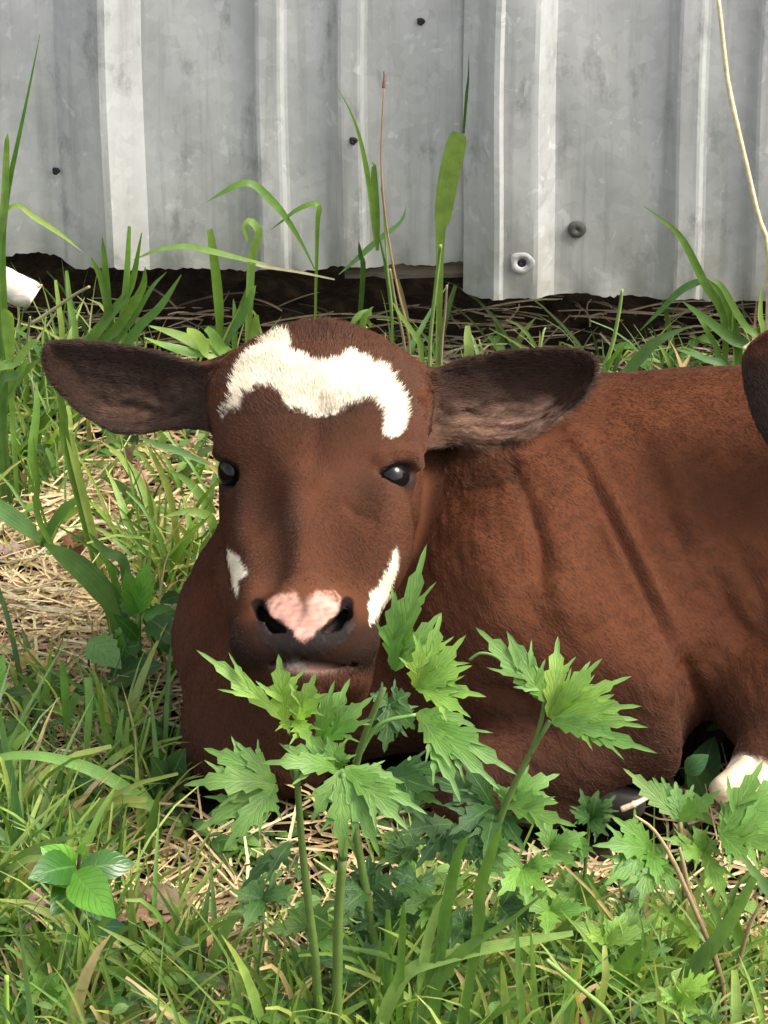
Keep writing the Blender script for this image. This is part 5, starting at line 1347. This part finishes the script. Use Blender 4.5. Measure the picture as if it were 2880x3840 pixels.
GREEN_D = [(200, 1450, 380, 170, 1.1), (150, 1700, 260, 160, .7), (650, 2080, 150, 160, .7), (500, 2900, 420, 200, .55), (1500, 3550, 900, 330, .6), (2400, 3650, 600, 280, 1.0), (100, 3300, 260, 300, .7), (200, 3750, 320, 160, .8), (2500, 1330, 500, 90, .35), (1000, 3700, 500, 250, .15), (1250, 3820, 260, 120, .6), (1350, 3200, 420, 130, .45), (200, 2360, 330, 210, -.35), (380, 1900, 260, 150, -.25), (800, 3450, 320, 210, -.5), (2550, 3420, 200, 120, -.3)]
def scatter(n, dens, items, base):
    out = []
    while len(out) < n:
        px, py = rng.uniform(-500, 3400), rng.uniform(1180, 4300)
        if rng.random()*1.6 > blob(px, py, items, base): continue
        cl = clump(*[float(t) for t in at_z(px, py, 0.0)[:2]])
        if rng.random() > (.08+1.3*cl**1.5 if items is GREEN_D else 1.25-.9*cl): continue
        if py < 1330 and rng.random() > (.42 if items is GREEN_D else .6): continue
        p = at_z(px, py, 0.0); x, y = float(p[0]), float(p[1])
        if y > .05 or under_calf(x, y): continue
        out.append((x, y, px, py))
    return out
def straw_cover():
    B = Batch()
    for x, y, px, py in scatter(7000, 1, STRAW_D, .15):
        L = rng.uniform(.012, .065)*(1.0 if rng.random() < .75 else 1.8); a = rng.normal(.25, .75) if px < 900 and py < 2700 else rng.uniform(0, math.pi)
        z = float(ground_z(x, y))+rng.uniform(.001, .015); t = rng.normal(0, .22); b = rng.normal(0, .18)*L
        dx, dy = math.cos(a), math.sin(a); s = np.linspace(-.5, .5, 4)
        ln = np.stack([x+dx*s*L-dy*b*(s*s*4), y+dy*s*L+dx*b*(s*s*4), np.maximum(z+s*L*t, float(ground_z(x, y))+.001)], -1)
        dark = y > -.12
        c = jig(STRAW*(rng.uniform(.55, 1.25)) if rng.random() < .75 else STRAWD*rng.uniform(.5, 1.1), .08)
        if dark: c = c*rng.uniform(.25, .6)  # straw by the wall darkened in colour as the shade of the gap
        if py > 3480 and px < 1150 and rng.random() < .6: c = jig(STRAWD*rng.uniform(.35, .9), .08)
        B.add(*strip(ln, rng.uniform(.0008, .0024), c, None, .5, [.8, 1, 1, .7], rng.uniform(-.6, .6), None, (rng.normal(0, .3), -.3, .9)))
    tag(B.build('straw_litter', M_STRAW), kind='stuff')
def grass_cover():
    B = Batch(); tint = [G_MID, G_LIGHT, G_DARK, G_YEL, G_BLUE]
    for x, y, px, py in scatter(6600, 1, GREEN_D, .19):
        h = rng.gamma(5, .0105); w = rng.uniform(.0011, .0036) if rng.random() < .80 else rng.uniform(.004, .0080)
        nc = near_calf(x, y, .06)
        if nc < 2: h = min(h, .012+.022*nc)
        if y > -.16: h *= rng.uniform(.5, 1.1); w *= .7
        h = max(.006, min(h, .11, room_above(x, y)-.012))
        a = rng.uniform(0, 2*math.pi); ln_ = rng.uniform(.15, .9); s = np.linspace(0, 1, 6); z0 = float(ground_z(x, y))
        dr = h*ln_; curl = rng.uniform(.0, .9)
        ln = np.stack([x+math.cos(a)*dr*s**1.5, y+math.sin(a)*dr*s**1.5, z0-.002+h*(s-.45*curl*s**3)], -1)
        col = tint[rng.choice(5, p=[.27, .33, .10, .18, .12])]
        if rng.random() < .08: col = STRAW*.8
        B.add(*strip(ln, w, jig(col, .1), None, .3, [.6, .9, 1, .85, .5, .05] if rng.random() < .8 else TR, rng.uniform(-.9, .9), np.asarray(col)*np.array([1.3, 1.15, 1.0]), (math.cos(a+1.57)*.3, -.6, .7)))
    tag(B.build('grass', M_GRASS), kind='stuff')
def small_leaves():
    B = Batch()
    for x, y, px, py in scatter(800, 1, GREEN_D, .12):
        z = float(ground_z(x, y)); nc = near_calf(x, y, .06); h = rng.uniform(.006, .035)
        if nc < 2: h = min(h, .012+.01*nc, max(.004, room_above(x, y)-.01))
        for k in range(rng.integers(2, 5)):
            a = rng.uniform(0, 6.28); L = rng.uniform(.007, .020); c0 = np.array([x, y, z+h]); s = np.linspace(0, 1, 6)
            ln = c0+np.stack([math.cos(a)*L*s, math.sin(a)*L*s, L*(.35*s-.5*s*s)], -1)
            col = G_DARK if rng.random() < .45 else (G_MID if rng.random() < .7 else G_LIGHT)
            B.add(*strip(ln, L*rng.uniform(.35, .6), jig(col, .08), None, .2, [.1, .7, 1, .9, .6, .05], 0, None, (rng.normal(0, .25), -.3, .9)))
        B.add(*strip(np.array([[x, y, z-.002], [x+.001, y, z+h*.5], [x, y, z+h]]), .0016, jig(G_MID, .05)))
    tag(B.build('ground_leaves', M_LEAF), kind='stuff')
def dry_tangle():
    B = Batch()
    for _ in range(900):
        x = rng.uniform(-.36, .42); y = rng.uniform(-.09, .12); z = float(ground_z(x, y)); a = rng.uniform(0, 6.28); L = rng.uniform(.02, .075); s = np.linspace(0, 1, 6)
        up = rng.uniform(.1, .9) if y < .02 else rng.uniform(.05, .4); b = rng.normal(0, .35)
        ln = np.stack([x+math.cos(a)*L*s-math.sin(a)*b*L*s*s, y+.35*math.sin(a)*L*s, z+.001+up*L*s*(1-.55*s)], -1)
        B.add(*strip(ln, rng.uniform(.0007, .0018), jig(np.array([.30, .23, .15])*rng.uniform(.25, 1.5), .08), None, .4, [.9, 1, 1, .7], .3))
    tag(B.build('dry_stems', M_STRAW), kind='stuff')
straw_cover(); grass_cover(); small_leaves(); dry_tangle()
